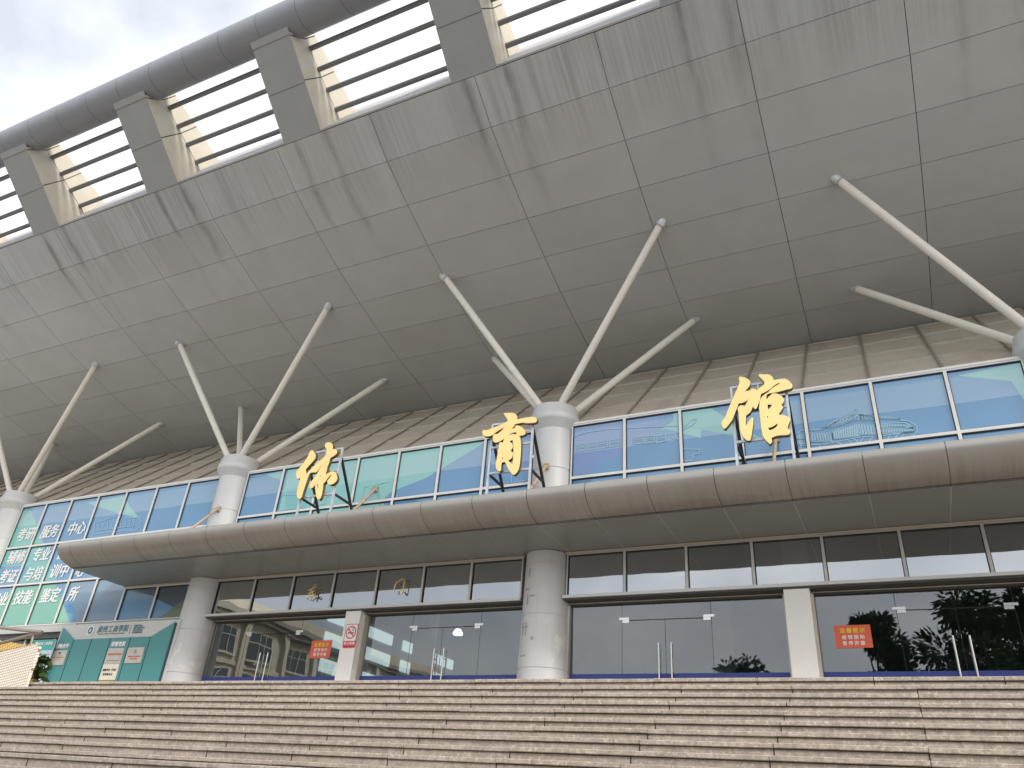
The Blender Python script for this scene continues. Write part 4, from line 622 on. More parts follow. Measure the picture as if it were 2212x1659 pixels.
# ---------------------------------------------------------------- windows
def window(x0, x1, z0, z1, frame_m, kind, text_items=(), y=17.0, w=.035, arts=()):
    mb = MB(); yf, yb = y - .055, y + .06
    for a, b, c, d in ((x0, x0 + w, z0, z1), (x1 - w, x1, z0, z1), (x0 + w, x1 - w, z1 - w, z1), (x0 + w, x1 - w, z0, z0 + w)):
        mb.box(a, b, yf, yb, c, d, 0)
    gk = .016
    X0, X1, Z0, Z1 = x0 + w, x1 - w, z0 + w, z1 - w
    for a, b, c, d in ((X0, X0 + gk, Z0, Z1), (X1 - gk, X1, Z0, Z1), (X0 + gk, X1 - gk, Z1 - gk * 1.6, Z1), (X0 + gk, X1 - gk, Z0, Z0 + gk)):
        mb.box(a, b, y - .03, y + .03, c, d, 1)
    fr = mb.build('window_frame', [frame_m, M['gasket']], None)
    win = fr
    win.name = 'window'
    WLOC[win.name] = WLOC.get('window_frame', win.location)
    win.parent = gym; WLOC[win.name] = Vector(win.location); win.location = Vector(win.location) - WLOC[gym.name]
    pane = MB()
    a, b, c, d = X0 + gk, X1 - gk, Z0 + gk, Z1 - gk * 1.6
    if kind == 'film':
        pane.box(a, b, y, y + .02, c, d, 0)
        lay = 1
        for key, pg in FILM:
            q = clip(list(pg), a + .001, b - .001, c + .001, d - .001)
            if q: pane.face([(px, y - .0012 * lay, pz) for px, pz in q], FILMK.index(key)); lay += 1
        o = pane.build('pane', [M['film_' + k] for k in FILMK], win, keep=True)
        art = MB()
        for ln in ART:
            for p0, p1 in zip(ln[:-1], ln[1:]):
                mxp = ((p0[0] + p1[0]) / 2, (p0[1] + p1[1]) / 2)
                if a < mxp[0] < b and c < mxp[1] < d: art.ribbon([p0, p1], .019, y - .015)
        if art.v: art.build('line_drawing', M['line_art'], win, keep=True)
        for tx, cx, cz in WTEXT:
            if x0 < cx < x1 and z0 < cz < z1:
                text('lettering', tx, cx, cz, .50, y - .018, M['white_text'], win, bold=.028, shear=.12, wscale=.92)
    else:
        pane.box(a, b, y, y + .012, c, d, 0); pane.build('pane', M['glass_dim'], win)
    return win
STRIP = [(-29.70, -28.28), (-28.28, -26.85), (-26.85, -25.40), (-25.40, -23.95), (-23.95, -22.45), (-22.45, -20.95), (-20.95, -19.50),
         (-18.34, -16.84), (-16.84, -15.40), (-15.40, -13.95), (-13.95, -12.50), (-12.50, -11.08), (-11.08, -9.65), (-9.65, -8.22),
         (-7.07, -5.62), (-5.62, -4.18), (-4.18, -2.73), (-2.73, -1.28), (-1.28, .20), (.20, 1.70), (1.70, 3.17), (4.30, 5.8), (5.8, 7.25)]
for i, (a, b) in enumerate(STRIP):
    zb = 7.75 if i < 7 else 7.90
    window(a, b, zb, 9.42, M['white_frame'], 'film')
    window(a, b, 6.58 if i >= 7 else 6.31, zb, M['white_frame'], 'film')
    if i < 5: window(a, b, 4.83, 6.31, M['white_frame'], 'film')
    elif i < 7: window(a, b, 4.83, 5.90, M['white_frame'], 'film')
# head rail over the window strip, and solid wall left of the first column
mb = MB()
for a, b in ((-29.7, -19.5), (-18.34, -8.22), (-7.07, 3.17), (4.30, 7.25)): mb.box(a, b, 16.93, 17.2, 9.422, 9.48)
mb.build('window_head_rail', M['white_frame'], gym)
mb = MB(); mb.box(GX0, -30.9, 17.0, 17.3, FL, 9.46); mb.box(7.25, GX1, 17.0, 17.3, 6.6, 9.46); mb.box(11.6, GX1, 17.0, 17.3, FL, 6.59); mb.box(9.45, 11.59, 17.0, 17.3, FL, 4.76); mb.build('wall', M['cladding'], gym)

# transom lights above the doors
TL = [-18.42, -16.93, -15.48, -14.03, -12.58, -11.12, -9.69, -8.24]
TR_ = [-7.07, -5.62, -4.17, -2.72, -1.27, .22, 1.70, 3.15]
for ch in (TL, TR_, [4.40, 5.85, 7.30, 8.75, 10.2, 11.6]):
    for a, b in zip(ch[:-1], ch[1:]): window(a, b, 4.87, 5.90, M['grey_frame'], 'clear', w=.03)
# silver sill over the doors and the dark recessed header behind it
for a, b in ((-18.5, -8.2), (-7.1, 3.2), (4.3, 11.6)):
    mb = MB(); mb.box(a, b, 16.80, 17.10, 4.80, 4.868, 0); mb.box(a, b, 16.86, 17.30, 4.765, 4.798, 1); mb.box(a, b, 17.16, 17.30, 4.70, 4.762, 1); mb.box(a, b, 17.13, 17.155, 4.735, 4.75, 2)
    mb.build('door_header', [M['grey_frame'], M['header'], M['trim']], gym)
# white wall pillars between the doors; they carry on behind the transom glass
for a, b in ((-13.36, -12.88), (-2.14, -1.63), (8.95, 9.45)):
    mb = MB(); mb.box(a, b, 16.88, 17.32, FL, 4.763, 0); mb.box(a, b, 17.2, 17.6, 4.88, 6.2, 0); mb.box(b, b + .05, 17.05, 17.3, FL, 4.70, 1); mb.box(a - .05, a, 17.05, 17.3, FL, 4.70, 1)
    mb.build('pillar', [M['pillar'], M['trim']], gym)
# jambs beside the columns
for x in (-18.40, -8.22, -7.05):
    mb = MB(); mb.box(x - .03, x + .03, 17.1, 17.3, FL, 4.70); mb.build('door_jamb', M['grey_frame'], gym)

# glass doors: two side lights with a fixed over-panel, two leaves with long pull handles
GY = 17.22
DZ = 4.33
def stripe(par, a, b):
    s = MB(); s.box(a + .004, b - .004, GY - .006, GY - .002, 3.065, 3.175); s.build('blue_stripe', M['blue_stripe'], par)
def leaf(kind, a, b, z0, z1):
    mb = MB(); mb.box(a + .005, b - .005, GY, GY + .012, z0, z1 - .004)
    o = mb.build(kind, M['glass'], gym)
    e = MB(); e.box(a - .004, a + .004, GY - .001, GY + .013, z0, z1)       # dark polished edge
    e.build('glass_edge', M['gasket'], o)
    return o
def handle(par, x):
    mb = MB()
    for yy in (GY - .075, GY + .087): mb.tube([(x, yy, 2.40), (x, yy, 3.80)], .019, 12)
    for zz in (2.62, 3.56): mb.tube([(x, GY - .075, zz), (x, GY + .087, zz)], .012, 8)
    mb.build('door_handle', M['steel'], par)
for (x0, xa, xm, xb, x1) in ((-18.34, -17.02, -16.16, -15.06, -13.36), (-12.86, -11.43, -10.50, -9.42, -8.24), (-7.0, -5.77, -4.77, -3.74, -2.16), (-1.62, -.08, .95, 1.94, 3.2), (4.35, 5.75, 6.72, 7.70, 8.93)):
    for a, b in ((x0, xa), (xb, x1)):
        o = leaf('glass_side_light', a, b, FL, 4.70); stripe(o, a, b)
    o = leaf('glass_over_panel', xa, xb, DZ + .008, 4.70)
    e = MB(); e.box(xa, xb, GY - .002, GY + .014, DZ - .006, DZ + .006); e.build('glass_edge', M['gasket'], o)
    for a, b, hx in ((xa, xm, xm - .14), (xm, xb, xm + .14)):
        o = leaf('glass_door', a, b, FL + .012, DZ - .008); stripe(o, a, b); handle(o, hx)
        e = xa if a == xa else xb; sg = 1 if a == xa else -1
        pf = MB(); pf.box(min(e - sg * .07, e + sg * .17), max(e - sg * .07, e + sg * .17), GY - .014, GY + .026, DZ + .012, DZ + .065); pf.box(min(e + sg * .012, e + sg * .17), max(e + sg * .012, e + sg * .17), GY - .014, GY + .026, DZ - .055, DZ + .008)
        pf.build('patch_fitting', M['steel'], o)

# ---------------------------------------------------------------- the hall behind the glass
mb = MB()
mb.box(-30.2, 15, 34, 34.3, FL, 8.9); mb.box(-30.5, -30.2, 17.4, 34.3, FL, 8.9); mb.box(15, 15.3, 17.4, 34.3, FL, 8.9); mb.box(-30.2, 15, 17.5, 34, 8.6, 8.9)
mb.box(-30.2, 15, 17.75, 17.95, 6.25, 8.6)
mb.build('hall_wall', M['dark_hall'], gym)
mb = MB(); mb.box(-30.2, 15, 17.36, 34, FL - .010, FL - .002); mb.build('hall_floor', M['hall_floor'], gym)
for x in (-15.5, -10.5, -4.9):
    mb = MB(); mb.box(x - .3, x + .3, 24, 24.6, FL, 8.59); mb.build('hall_pillar', M['hall_pale'], gym)
mb = MB()
for z in (4.2, 5.0, 6.1): mb.box(-30, 14.9, 33.6, 33.7, z, z + .10)
for k in range(30): mb.bar((-28 + k * 1.5, 33.7, 5.1 if k % 2 else 6.1), (-26.5 + k * 1.5, 33.7, 6.1 if k % 2 else 5.1), .07)
mb.build('hall_truss', M['hall_pale'], gym)
for k in range(4):
    for z0, z1 in ((4.55, 5.0), (5.5, 5.95), (6.35, 6.75)):
        mb = MB(); mb.box(-19.5, -19.4, 23.6 + k * 2.6, 25.3 + k * 2.6, z0, z1); mb.build('hall_window', M['hall_window'], gym)
mb = MB(); mb.box(-19.65, -19.51, 18.2, 33.9, FL, 8.6); mb.build('hall_partition', M['dark_hall'], gym)
mb = MB(); mb.lathe([(.05, 6.06), (.17, 6.0), (.19, 6.05), (.1, 6.2)], -14.6, 25.0, 20); mb.build('hall_lamp', M['lamp'], gym)
mb = MB()
for x in range(9): mb.tube([(-12.5 + x * 1.6, 22, FL), (-12.5 + x * 1.6, 22, FL + 1.55)], .025, 8)
mb.tube([(-12.6, 22, FL + 1.55), (.4, 22, FL + 1.55)], .03, 8); mb.build('hall_railing', M['steel'], gym)

# ---------------------------------------------------------------- entrance canopy
KX0, KX1 = -22.52, 14
NOSE = [(14.62, 6.60), (14.44, 6.58), (14.34, 6.53), (14.30, 6.44), (14.32, 6.34), (14.40, 6.22), (14.53, 6.11), (14.70, 6.03), (14.92, 5.968), (15.03, 5.948)]
seamx = [-22.52] + [-22.52 + .56 + 1.361 * k for k in range(0, 28)]
seamx = [x for x in seamx if x < KX1] + [KX1]
mb = MB()
for a, b in zip(seamx[:-1], seamx[1:]):
    e = .006
    q = [(x, y, z) for x in (a + e, b - e) for y, z in NOSE]; n = len(NOSE)
    mb.poly(q, [(k, k + 1, n + k + 1, n + k) for k in range(n - 1)], 0, True)
inner = [(y + .02, z) for y, z in NOSE[:-1]]
core = [(16.98, 6.56), (14.64, 6.56)] + [(y + .022, z - .004) for y, z in NOSE[3:]] + [(15.05, 5.975), (16.98, 5.955)]
mb.prism_x(core, KX0 + .004, KX1, 1)
mb.prism_x([(16.985, 6.60)] + NOSE + [(16.985, 5.945)], KX0 - .006, KX0 + .003, 0)      # end plate
can = mb.build('canopy', [M['canopy'], M['seam']], gym)
mb = MB(); mb.box(KX0 + .004, KX1, 15.02, 16.985, 5.942, 5.957, 0)
for x in seamx[1:-1]: mb.box(x - .008, x + .008, 15.03, 16.98, 5.937, 5.941, 1)
mb.build('canopy_ceiling', [M['canopy_under'], M['seal']], can)
mb = MB(); mb.box(KX0, KX1, 14.63, 16.985, 6.565, 6.60); mb.build('canopy_deck', M['canopy'], can)
mb = MB(); mb.box(-18.5, -8.2, 16.90, 16.97, 5.905, 5.932); mb.box(-7.1, 3.2, 16.90, 16.97, 5.905, 5.932); mb.box(-22.5, -19.5, 16.90, 16.97, 5.905, 5.932); mb.build('ceiling_trim', M['trim'], can)
for a, b in (((-7.58, 16.55, 8.12), (-7.60, 15.25, 6.6)), ((-13.16, 16.96, 8.29), (-13.16, 15.55, 6.6)), ((-1.97, 16.96, 8.27), (-1.97, 15.5, 6.6)), ((-18.81, 16.55, 8.09), (-18.83, 15.3, 6.6))):
    mb = MB(); mb.tube([a, b], .042, 10); mb.box(a[0] - .08, a[0] + .08, a[1] - .01, a[1] + .02, a[2] - .08, a[2] + .08); mb.build('stay_rod', M['rust'], gym)

# ================================================================ three gold characters standing on the canopy
def sign(data, xl, xr, label, mid):
    t = empty('gold_character_sign', ((xl + xr) / 2, 15.0, 6.6), label, 'sign', 'gold characters standing on the canopy')
    cut_out('character', data, 14.88, .11, [M['gold'], M['gold_side']], t)
    mb = MB(); y = 15.02; s = .05
    for x in (xl, xr): mb.bar((x, y, 6.60), (x, y, 8.70), s)
    mb.bar((xl + s/2, y, 8.675), (xr - s/2, y, 8.675), s); mb.bar((xl + s/2, y, 7.36), (xr - s/2, y, 7.36), s); mb.bar((xl + s/2, y, 8.04), (xr - s/2, y, 8.04), s * .9)
    if mid: mb.bar(((xl + xr) / 2, y + .002, 7.385), ((xl + xr) / 2, y + .002, 8.65), s * .8)
    mb.build('frame', M['galv'], t)
    for x in (xl, xr):
        mb = MB(); mb.bar((x, 15.05, 8.40), (x, 16.28, 6.60), .062, .05); mb.bar((x, 15.05, 7.36), (x, 15.74, 7.34), .05)
        mb.build('brace', M['blacksteel'], t)
    return t
sign(CH_TI, -14.10, -12.98, 'leftmost of three gold brush-written characters on the canopy, its upright stroke ending in a ball', 1)
sign(CH_YU, -8.38, -7.28, 'gold brush-written character just left of the middle column, with a wide roof-like top stroke', 0)
sign(CH_GUAN, -2.55, -1.43, 'densest gold brush-written character, on the canopy right of the middle column', 1)

# two small gold characters on the transom glass
def small(strokes, label):
    xs = [p[0] for s in strokes for p in s]; zs = [p[1] for s in strokes for p in s]
    t = None; mb = MB()
    for i, s in enumerate(strokes):
        for k, (a, b) in enumerate(zip(s[:-1], s[1:])):
            w0 = .028 if k == 0 else .036
            mb.bar((a[0], 16.88 - .0022 * i - .001 * k, a[1]), (b[0], 16.88 - .0022 * i - .001 * k, b[1]), .024, w0 * .8, 0)
        mb.box(s[0][0] - .008, s[0][0] + .008, 16.90, 16.945, s[0][1] - .008, s[0][1] + .008, 0)
    o = mb.build('gold_character', M['gold_bright'])
    return tag(o, label, 'sign', 'small gold characters on the transom glass')
small(ST_DONG, 'small gold character with many crossing strokes on the transom glass over the left door')
small(ST_MEN, 'small polished gold open arch-shaped character on the transom glass right of the white pillar')

# ================================================================ notices on the doors
def notice(x0, x1, z0, z1, label):
    t = empty('red_notice', ((x0 + x1) / 2, GY - .01, z0), label, 'notice', 'red paper notices on the door glass')
    mb = MB(); mb.box(x0, x1, GY - .012, GY - .008, z0, z1); mb.build('sheet', M['notice_red'], t)
    h = z1 - z0; cx = (x0 + x1) / 2
    for s, f, m in (('温馨提示', .765, 'notice_yellow'), ('疫情期间', .47, 'notice_white'), ('暂停开放', .21, 'notice_white')):
        text('lettering', s, cx, z0 + f * h, h * (.215 if f > .7 else .185), GY - .0145, M[m], t, bold=.03, space=1.42 if f > .7 else 1.55)
notice(-1.285, -.60, 3.625, 4.07, 'red notice sheet on the glass just right of the right-hand white pillar')
notice(-14.60, -13.915, 3.64, 4.10, 'red notice sheet on the glass just left of the no-smoking sign')

# no-smoking sign on the left pillar
t = empty('no_smoking_sign', (-13.07, 16.87, 3.81), 'red and white no-smoking sign on the left white pillar', 'sign')
def rrect(x0, x1, z0, z1, r, n=6):
    o = []
    for cx, cz, a0 in ((x1 - r, z1 - r, 0), (x0 + r, z1 - r, 90), (x0 + r, z0 + r, 180), (x1 - r, z0 + r, 270)):
        for k in range(n + 1): a = math.radians(a0 + 90 * k / n); o.append((cx + r * math.cos(a), cz + r * math.sin(a)))
    return o
mb = MB(); mb.prism_y(rrect(-13.285, -12.875, 3.81, 4.42, .05), 16.868, 16.876, 0); mb.prism_y(rrect(-13.268, -12.892, 3.985, 4.403, .04), 16.8645, 16.867, 1); mb.build('plate', [M['smoke_red'], M['smoke_white']], t)
cx, cz = -13.08, 4.20
mb = MB(); n = 40
for k in range(n):
    a, b = 2 * math.pi * k / n, 2 * math.pi * (k + 1) / n
    mb.face([(cx + r * math.cos(q), 16.8605, cz + r * math.sin(q)) for r, q in ((.165, a), (.135, a), (.135, b), (.165, b))], 0)
mb.ribbon([(cx - .105, cz + .105), (cx + .105, cz - .105)], .034, 16.8600, 0)
mb.ribbon([(cx - .10, cz - .012), (cx + .075, cz - .012)], .03, 16.8625, 1); mb.ribbon([(cx + .082, cz - .012), (cx + .10, cz - .012)], .03, 16.8625, 1)
mb.ribbon([(cx + .09, cz + .02), (cx + .085, cz + .05), (cx + .03, cz + .06), (cx + .055, cz + .10), (cx + .03, cz + .12)], .013, 16.8625, 1)
mb.build('symbol', [M['smoke_red'], M['dark_print']], t, keep=True)
text('lettering', '禁止吸烟', cx, 3.925, .078, 16.865, M['notice_white'], t, bold=.03, space=1.12)

# ================================================================ teal notice board beside the left column
bd = empty('notice_wall', (-21.7, 16.5, FL), 'teal and light grey school notice wall with a round emblem left of the round column', 'notice board')
mb = MB(); x0, z0 = BOARD_TOPS[0][0] - .085, FL
mb.box(-24.21, -19.02, 16.5, 16.66, FL, 4.66, 0); mb.build('backing', M['board_white'], bd)
for i in range(6):
    (ax, az), (bx, bz) = BOARD_TOPS[i], BOARD_TOPS[i+1]
    g_ = .022
    pf = [(ax + g_, az if i else az), (ax + g_, FL + .01), (bx - g_, FL + .01), (bx - g_, bz)]
    mb = MB(); mb.prism_y(pf, 16.458, 16.498, 0); mb.box(bx - g_ + .001, bx + g_ + .018, 16.462, 16.499, FL + .01, min(bz, 4.19) - .002 if i < 5 else bz - .03, 1)
    mb.build('teal_panel', [M['board_teal'], M['board_teal_side']], bd)
# emblem: white disc with a blue swirl
lx, lz = BT['logo'][0]; R = .150
mb = MB(); n = 36
mb.prism_y([(lx + R * math.cos(2*math.pi*k/n), lz + R * math.sin(2*math.pi*k/n)) for k in range(n)], 16.47, 16.499, 0)
def arm(a0, y):
    o = []; i_ = []
    for k in range(15):
        t_ = k / 14; a = a0 + t_ * 3.9; ro = .118 - .012 * t_; w = .062 * math.sin(math.pi * min(1, .12 + t_ * .9)) ** .8
        o.append((lx + ro * math.cos(a), lz + ro * math.sin(a))); i_.append((lx + (ro - w - .012 * t_ * 4) * math.cos(a), lz + (ro - w - .012 * t_ * 4) * math.sin(a)))
    for k in range(14): mb.face([(o[k][0], y, o[k][1]), (o[k+1][0], y, o[k+1][1]), (i_[k+1][0], y, i_[k+1][1]), (i_[k][0], y, i_[k][1])], 1)
arm(0.3, 16.4675); arm(0.3 + math.pi, 16.4670)
mb.build('emblem', [M['white_text'], M['logo_blue']], bd)
text('lettering', '廣州工商學院', -21.805, 4.482, .205, 16.492, M['logo_blue'], bd, bold=.03, space=1.22, shear=.1, wscale=.95)
text('lettering', 'Guangzhou College of Technology and Business', -21.83, 4.335, .058, 16.494, M['grey_print'], bd, bold=.02, wscale=1.0)
mb = MB(); mb.box(-21.04, -21.022, 16.49, 16.499, 4.30, 4.575); mb.build('divider', M['grey_print'], bd)
for s, z in (('考研服务中心', 4.545), ('辅修专业服务中心', 4.478), ('考证与培训中心', 4.41), ('职业技能鉴定所', 4.342)):
    n = len(s); o = text('lettering', s, -20.93 + n * .0325, z, .058, 16.494, M['logo_blue'], bd, bold=.025)
text('lettering', '战略合作', -23.82, 4.005, .145, 16.452, M['white_text'], bd, bold=.045)
text('lettering', '荣誉资质', -21.30, 4.01, .145, 16.452, M['white_text'], bd, bold=.045)
def plaque(i, m, label, lines, dark=None):
    q = PLQ[i]; x0, x1 = min(p[0] for p in q), max(p[0] for p in q); z0, z1 = min(p[1] for p in q), max(p[1] for p in q)
    t = empty('plaque', ((x0 + x1) / 2, 16.44, z0), label, 'plaque', 'plaques on the teal notice wall')
    mb = MB(); c = .006; mb.box(x0, x1, 16.436, 16.457, z0, z1); mb.build('plate', m, t)
    w, h = x1 - x0, z1 - z0
    mb = MB()
    for fx0, fx1, fz, th, mm in lines: mb.box(x0 + fx0 * w, x0 + fx1 * w, 16.4335, 16.4355, z0 + fz * h - th * h / 2, z0 + fz * h + th * h / 2, mm)
    if lines: mb.build('print', [M['red_print'], M['grey_print'], M['dark_print']], t)
    return t, x0, z0, w, h
def bars(f0, f1, z, th, m, n=12):
    """a row of character-sized marks too small to read"""
    st_ = (f1 - f0) / n
    return [(f0 + k * st_, f0 + k * st_ + st_ * .78, z, th, m) for k in range(n)]
plaque(0, M['plaque'], 'pale metal plaque on the leftmost teal panel, under white lettering', [(.42, .58, .80, .11, 2)] + bars(.22, .72, .62, .04, 1) + bars(.12, .88, .51, .07, 0, 14) + bars(.2, .7, .36, .035, 1))
plaque(1, M['plaque'], 'pale plaque with one bold red line, top of the stack of three plaques', bars(.08, .95, .60, .12, 0, 11) + bars(.1, .92, .2, .07, 1, 18))
t, x0, z0, w, h = plaque(2, M['plaque_cream'], 'cream plaque with two lines of dark characters, middle of the stack of three plaques', [])
text('lettering', '辅修学位（专业）', x0 + w * .5, z0 + h * .63, .072, 16.4335, M['dark_print'], t, bold=.03, space=1.05)
text('lettering', '咨询报名点', x0 + w * .46, z0 + h * .36, .072, 16.4335, M['dark_print'], t, bold=.03, space=1.2)
t, x0, z0, w, h = plaque(3, M['plaque'], 'pale plaque with round purple emblem and two red lines, right of the stack', bars(.12, .9, .42, .09, 0, 14) + bars(.3, .74, .27, .08, 0, 8))
mb = MB(); n = 24; ex, ez = x0 + w * .5, z0 + h * .72
for k in range(n):
    a, b = 2*math.pi*k/n, 2*math.pi*(k+1)/n
    mb.face([(ex + r * math.cos(q), 16.434, ez + r * math.sin(q)) for r, q in ((.055, a), (.034, a), (.034, b), (.055, b))])
    mb.face([(ex + r * math.cos(q), 16.434, ez + r * math.sin(q)) for r, q in ((.018, a), (.0, a), (.018, b))])
mb.build('emblem', mat('purple_print', (.16, .12, .30), .6), t, keep=True)
q = PLQ[4]; mb = MB(); mb.box(-21.64, -20.98, 16.436, 16.457, 2.52, 2.965)
tag(mb.build('plaque', M['brass']), 'yellow brass plaque under the cream plaque, half hidden by the top step', 'plaque', 'plaques on the teal notice wall')

# poster panel left of the board
t = empty('poster_stand', (-24.65, 16.3, FL), 'pale blue poster with a teal heading band standing left of the teal notice wall', 'poster')
mb = MB(); mb.box(-25.17, -24.02, 16.30, 16.34, FL + .1, 4.18, 0); mb.box(-25.1, -25.05, 16.345, 16.4, FL, 4.0, 1); mb.box(-24.2, -24.15, 16.345, 16.4, FL, 4.0, 1); mb.build('panel', [M['poster_blue'], M['grey_frame']], t)
mb = MB(); mb.box(-25.165, -24.025, 16.29, 16.299, 3.86, 4.175); mb.build('heading_band', M['poster_teal'], t)
mb = MB()
for z, f0, f1 in ((3.72, .45, .95), (3.62, .5, .85), (3.50, .2, .8), (3.36, .3, .85), (3.28, .3, .9), (3.2, .3, .95), (3.08, .25, .8), (2.95, .3, .85), (2.8, .2, .9)):
    mb.box(-25.17 + f0 * 1.15, -25.17 + f1 * 1.15, 16.295, 16.299, z - .018, z + .018)
mb.build('print', M['grey_print'], t)
text('lettering', '廣州工商學院', -24.44, 4.06, .10, 16.286, M['white_text'], t, bold=.03, space=1.2, shear=.1)
mb = MB(); mb.prism_y([(-24.86 + .07 * math.cos(2*math.pi*k/20), 4.05 + .07 * math.sin(2*math.pi*k/20)) for k in range(20)], 16.284, 16.289); mb.build('emblem', M['white_text'], t)
# lower wall and dark header left of the board
mb = MB(); mb.box(-29.7, -24.22, 16.96, 17.2, 4.60, 4.828, 0); mb.box(-29.7, -24.22, 17.05, 17.2, 4.42, 4.60, 1); mb.box(-24.2, -19.6, 16.98, 17.2, FL, 4.828, 0)
mb.box(-29.7, -24.22, 17.2, 17.25, FL, 4.42, 2)
for x in (-28.3, -26.8, -25.3): mb.box(x - .03, x + .03, 17.12, 17.198, FL, 4.42, 0)
mb.build('wall', [M['grey_frame'], M['header'], M['dark_glass']], gym)

# ================================================================ tiled side wall, railing and plant at the head of the steps
t = empty('tiled_wall', (-17.9, 11.3, FL - .3), 'low side wall faced with small cream mosaic tiles at the left head of the steps', 'wall')
mb = MB(); mb.prism_y([(-17.11, 1.78), (-17.13, 2.76), (-17.42, 2.80), (-18.44, 2.67), (-19.6, 2.52), (-19.6, 1.78)], 11.30, 11.36); mb.build('tiled_face', M['tile_white'], t)
mb = MB(); mb.prism_y([(-17.42, 2.805), (-18.44, 2.675), (-19.6, 2.525), (-19.6, 2.54), (-18.44, 2.69), (-17.42, 2.82)], 11.29, 11.37); mb.build('coping', M['tile_yellow'], t)
mb = MB(); mb.prism_y([(-23.6, 3.62), (-19.45, 3.10), (-19.5, 2.0), (-23.6, 2.0)], 12.6, 12.9)
tag(mb.build('yellow_tiled_wall', M['tile_yellow']), 'sloping parapet of yellow mosaic tiles behind the cream tiled wall', 'wall')
t = empty('stainless_handrail', (-17.56, 11.38, 2.80), 'stainless steel handrail with two pipes meeting at a rounded end above the tiled wall', 'railing')
E_ = Vector((-17.33, 11.38, 3.085))
mb = MB(); mb.tube([(-19.9, 11.38, 2.70), (-18.6, 11.38, 2.89), (-17.6, 11.38, 3.045), E_], .038, 14)
mb.tube([E_, (-17.55, 11.34, 3.10), (-18.2, 10.95, 3.12), (-20.4, 9.4, 3.2)], .038, 14); mb.build('rail_pipe', M['rail'], t)
mb = MB(); mb.tube([(-17.58, 11.40, 2.78), (-17.60, 11.38, 3.05)], .03, 12); mb.lathe([(.06, 2.785), (.06, 2.80), (.03, 2.815)], -17.58, 11.40, 16); mb.build('rail_post', M['rail'], t)
t = empty('potted_shrub', (-19.45, 12.9, FL), 'dark green broad-leaved potted shrub behind the tiled wall', 'plant')
mb = MB(); mb.lathe([(.13, FL), (.20, FL + .3), (.22, FL + .32), (.2, FL + .33)], -19.45, 12.9, 20); mb.build('pot', M['pot'], t)
mb = MB(); rnd = random.Random(3)
def leafquad(mb, p, d, L, Wd, rnd):
    d = d.normalized(); s = d.cross(Vector((rnd.uniform(-1,1), rnd.uniform(-1,1), rnd.uniform(.3,1)))).normalized(); up = s.cross(d)
    a = p; b = p + d * L * .5 + s * Wd / 2 + up * L * .06; c = p + d * L - up * L * .1; e = p + d * L * .5 - s * Wd / 2 + up * L * .06; mid = p + d * L * .52 - up * L * .02
    mb.poly([a, b, mid, e, c], [(0, 1, 2), (0, 2, 3), (1, 4, 2), (2, 4, 3)])
for k in range(120):
    a = rnd.uniform(0, 6.28); r = .2 * rnd.random() ** .6; z = FL + .30 + rnd.random() * .58
    p = Vector((-19.45 + r * math.cos(a), 12.9 + r * math.sin(a), z)); d = Vector((math.cos(a), math.sin(a), rnd.uniform(-.7, .6)))
    leafquad(mb, p, d, rnd.uniform(.2, .3), rnd.uniform(.13, .19), rnd)
mb.build('foliage', M['leafdark'], t, keep=True)
mb = MB()
for k in range(6): mb.tube([(-19.45, 12.9, FL + .3), (-19.45 + rnd.uniform(-.2, .2), 12.9 + rnd.uniform(-.2, .2), FL + .85)], .012, 6)
mb.build('stem', M['bark'], t)

# ================================================================ behind the viewer: what the door glass mirrors
def tree(x, y, h, r, label, n, base=-1.6, seed=1, low=.3):
    rnd = random.Random(seed); t = empty('street_tree', (x, y, base), label, 'tree', 'trees facing the entrance across the plaza')
    mb = MB(); mb.tube([(x, y, base), (x + .1, y, base + h * .3), (x - .1, y + .1, base + h * .6), (x, y, base + h * .85)], .22, 10, r1=.05)
    cl = []
    for k in range(34):
        a = rnd.uniform(0, 6.28); q = rnd.random() ** .5; zz = low + (1 - low) * rnd.random()
        rr = r * q * (1.05 - .75 * max(0, zz - .45) / .55)
        c = Vector((x + rr * math.cos(a), y + rr * math.sin(a), base + h * zz)); cl.append((c, rnd.uniform(.5, 1.0) * r * .34))
        if k % 2 == 0: mb.tube([(x, y, base + h * (zz * .7)), c], .06, 6, r1=.015)
    mb.build('trunk', M['bark'], t)
    mb = MB()
    for k in range(n):
        c, cr = cl[rnd.randrange(len(cl))]; dv = Vector((rnd.gauss(0,1), rnd.gauss(0,1), rnd.gauss(0,.8))).normalized()
        p = c + dv * cr * rnd.random() ** .5; leafquad(mb, p, dv + Vector((0, 0, -.3)), rnd.uniform(.24, .36), rnd.uniform(.11, .16), rnd)
    mb.build('crown', M['leaftree'], t, keep=True)
tree(-1.3, -5.4, 11.2, 2.0, 'slim leafy tree mirrored beside the right red notice', 13000, seed=11, low=.35)
tree(2.2, -5.0, 11.5, 3.1, 'broad leafy tree facing the right-hand glass doors', 21000, seed=5)
tree(5.6, -6.5, 12.3, 3.0, 'tallest leafy tree facing the doors at the right end', 21000, seed=8)
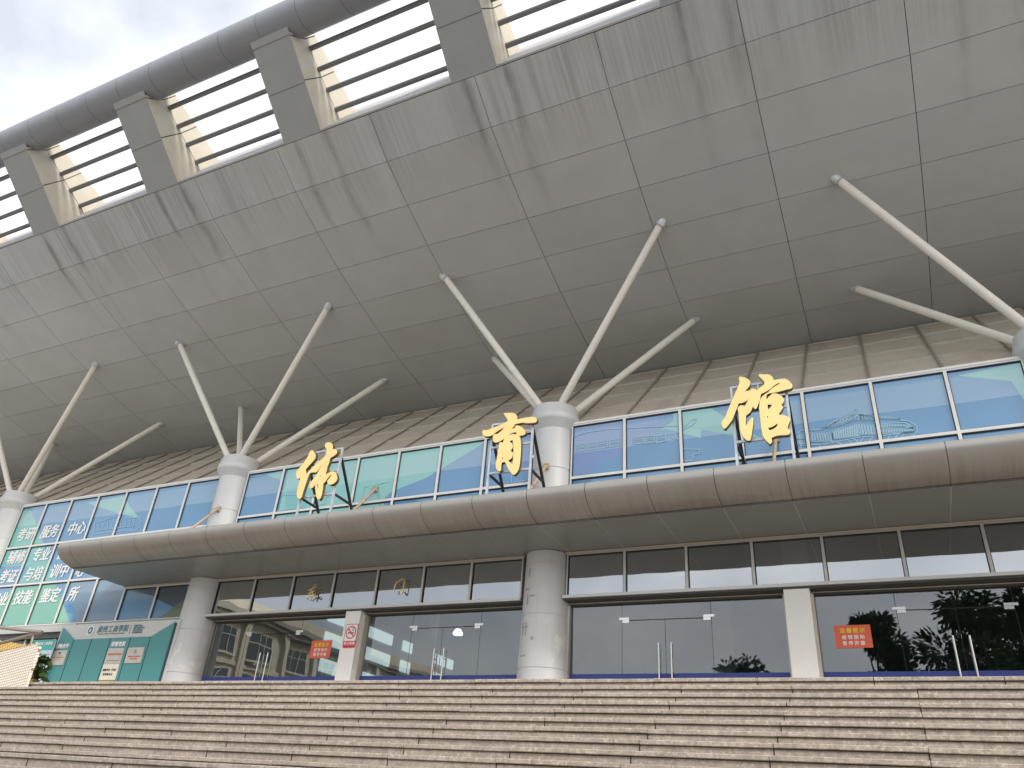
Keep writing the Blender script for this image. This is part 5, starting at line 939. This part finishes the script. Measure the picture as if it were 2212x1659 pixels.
tree(9.4, -5.2, 11.6, 2.6, 'rightmost leafy tree facing the glass doors', 12000, seed=21)
tree(-7.3, -4.5, 8.9, 2.2, 'small round-topped tree mirrored in the middle door', 5000, seed=14, low=.4)

SX, SY0 = -61.0, -20.5
sb = empty('school_building', (SX - 8, -60, -1.6), 'cream rendered school block with rows of dark windows and a grey cornice across the plaza', 'building')
mb = MB(); mb.box(SX - 18, SX, -120, SY0, -1.6, 16.6); mb.build('wall', M['render_wall'], sb)
mb = MB(); mb.box(SX - 18.3, SX + .9, -120.3, SY0 + .6, 16.6, 17.0); mb.box(SX - 18.4, SX + 1.3, -120.4, SY0 + .8, 17.0, 17.5); mb.box(SX - 18.2, SX + .3, -120.2, SY0 + .2, 17.5, 18.7, 1)
mb.box(SX, SX + .35, -120.1, SY0 + .1, 12.3, 12.7, 1); mb.box(SX, SX + .35, -120.1, SY0 + .1, 8.0, 8.4, 1); mb.box(SX, SX + .35, -120.1, SY0 + .1, 3.7, 4.1, 1); mb.build('cornice', [M['render_trim'], M['render_wall']], sb)
for k in range(15):
    y1 = SY0 - 1.8 - k * 5.6
    for z in (5.0, 9.3, 13.3):
        mb = MB(); mb.box(SX + .03, SX + .10, y1 - 3.2, y1, z, z + 2.5, 0)
        for q in range(4): mb.box(SX + .08, SX + .16, y1 - 3.2 + q * 1.05, y1 - 3.2 + q * 1.05 + .07, z, z + 2.5, 1)
        mb.box(SX + .08, SX + .15, y1 - 3.2, y1, z + 1.6, z + 1.67, 1)
        mb.box(SX + .01, SX + .45, y1 - 3.4, y1 + .2, z - .2, z - .01, 2)
        mb.build('window', [M['dark_glass'], M['grey_frame'], M['render_wall']], sb)
    mb = MB(); mb.box(SX, SX + .6, y1 + .45, y1 + 1.25, -1.6, 16.59); mb.build('pilaster', M['render_wall'], sb)
    if k % 3 == 1:
        mb = MB(); mb.box(SX + .01, SX + .7, y1 - 1.4, y1 - .3, 12.72, 13.08); mb.build('air_conditioner', M['dark_hall'], sb)
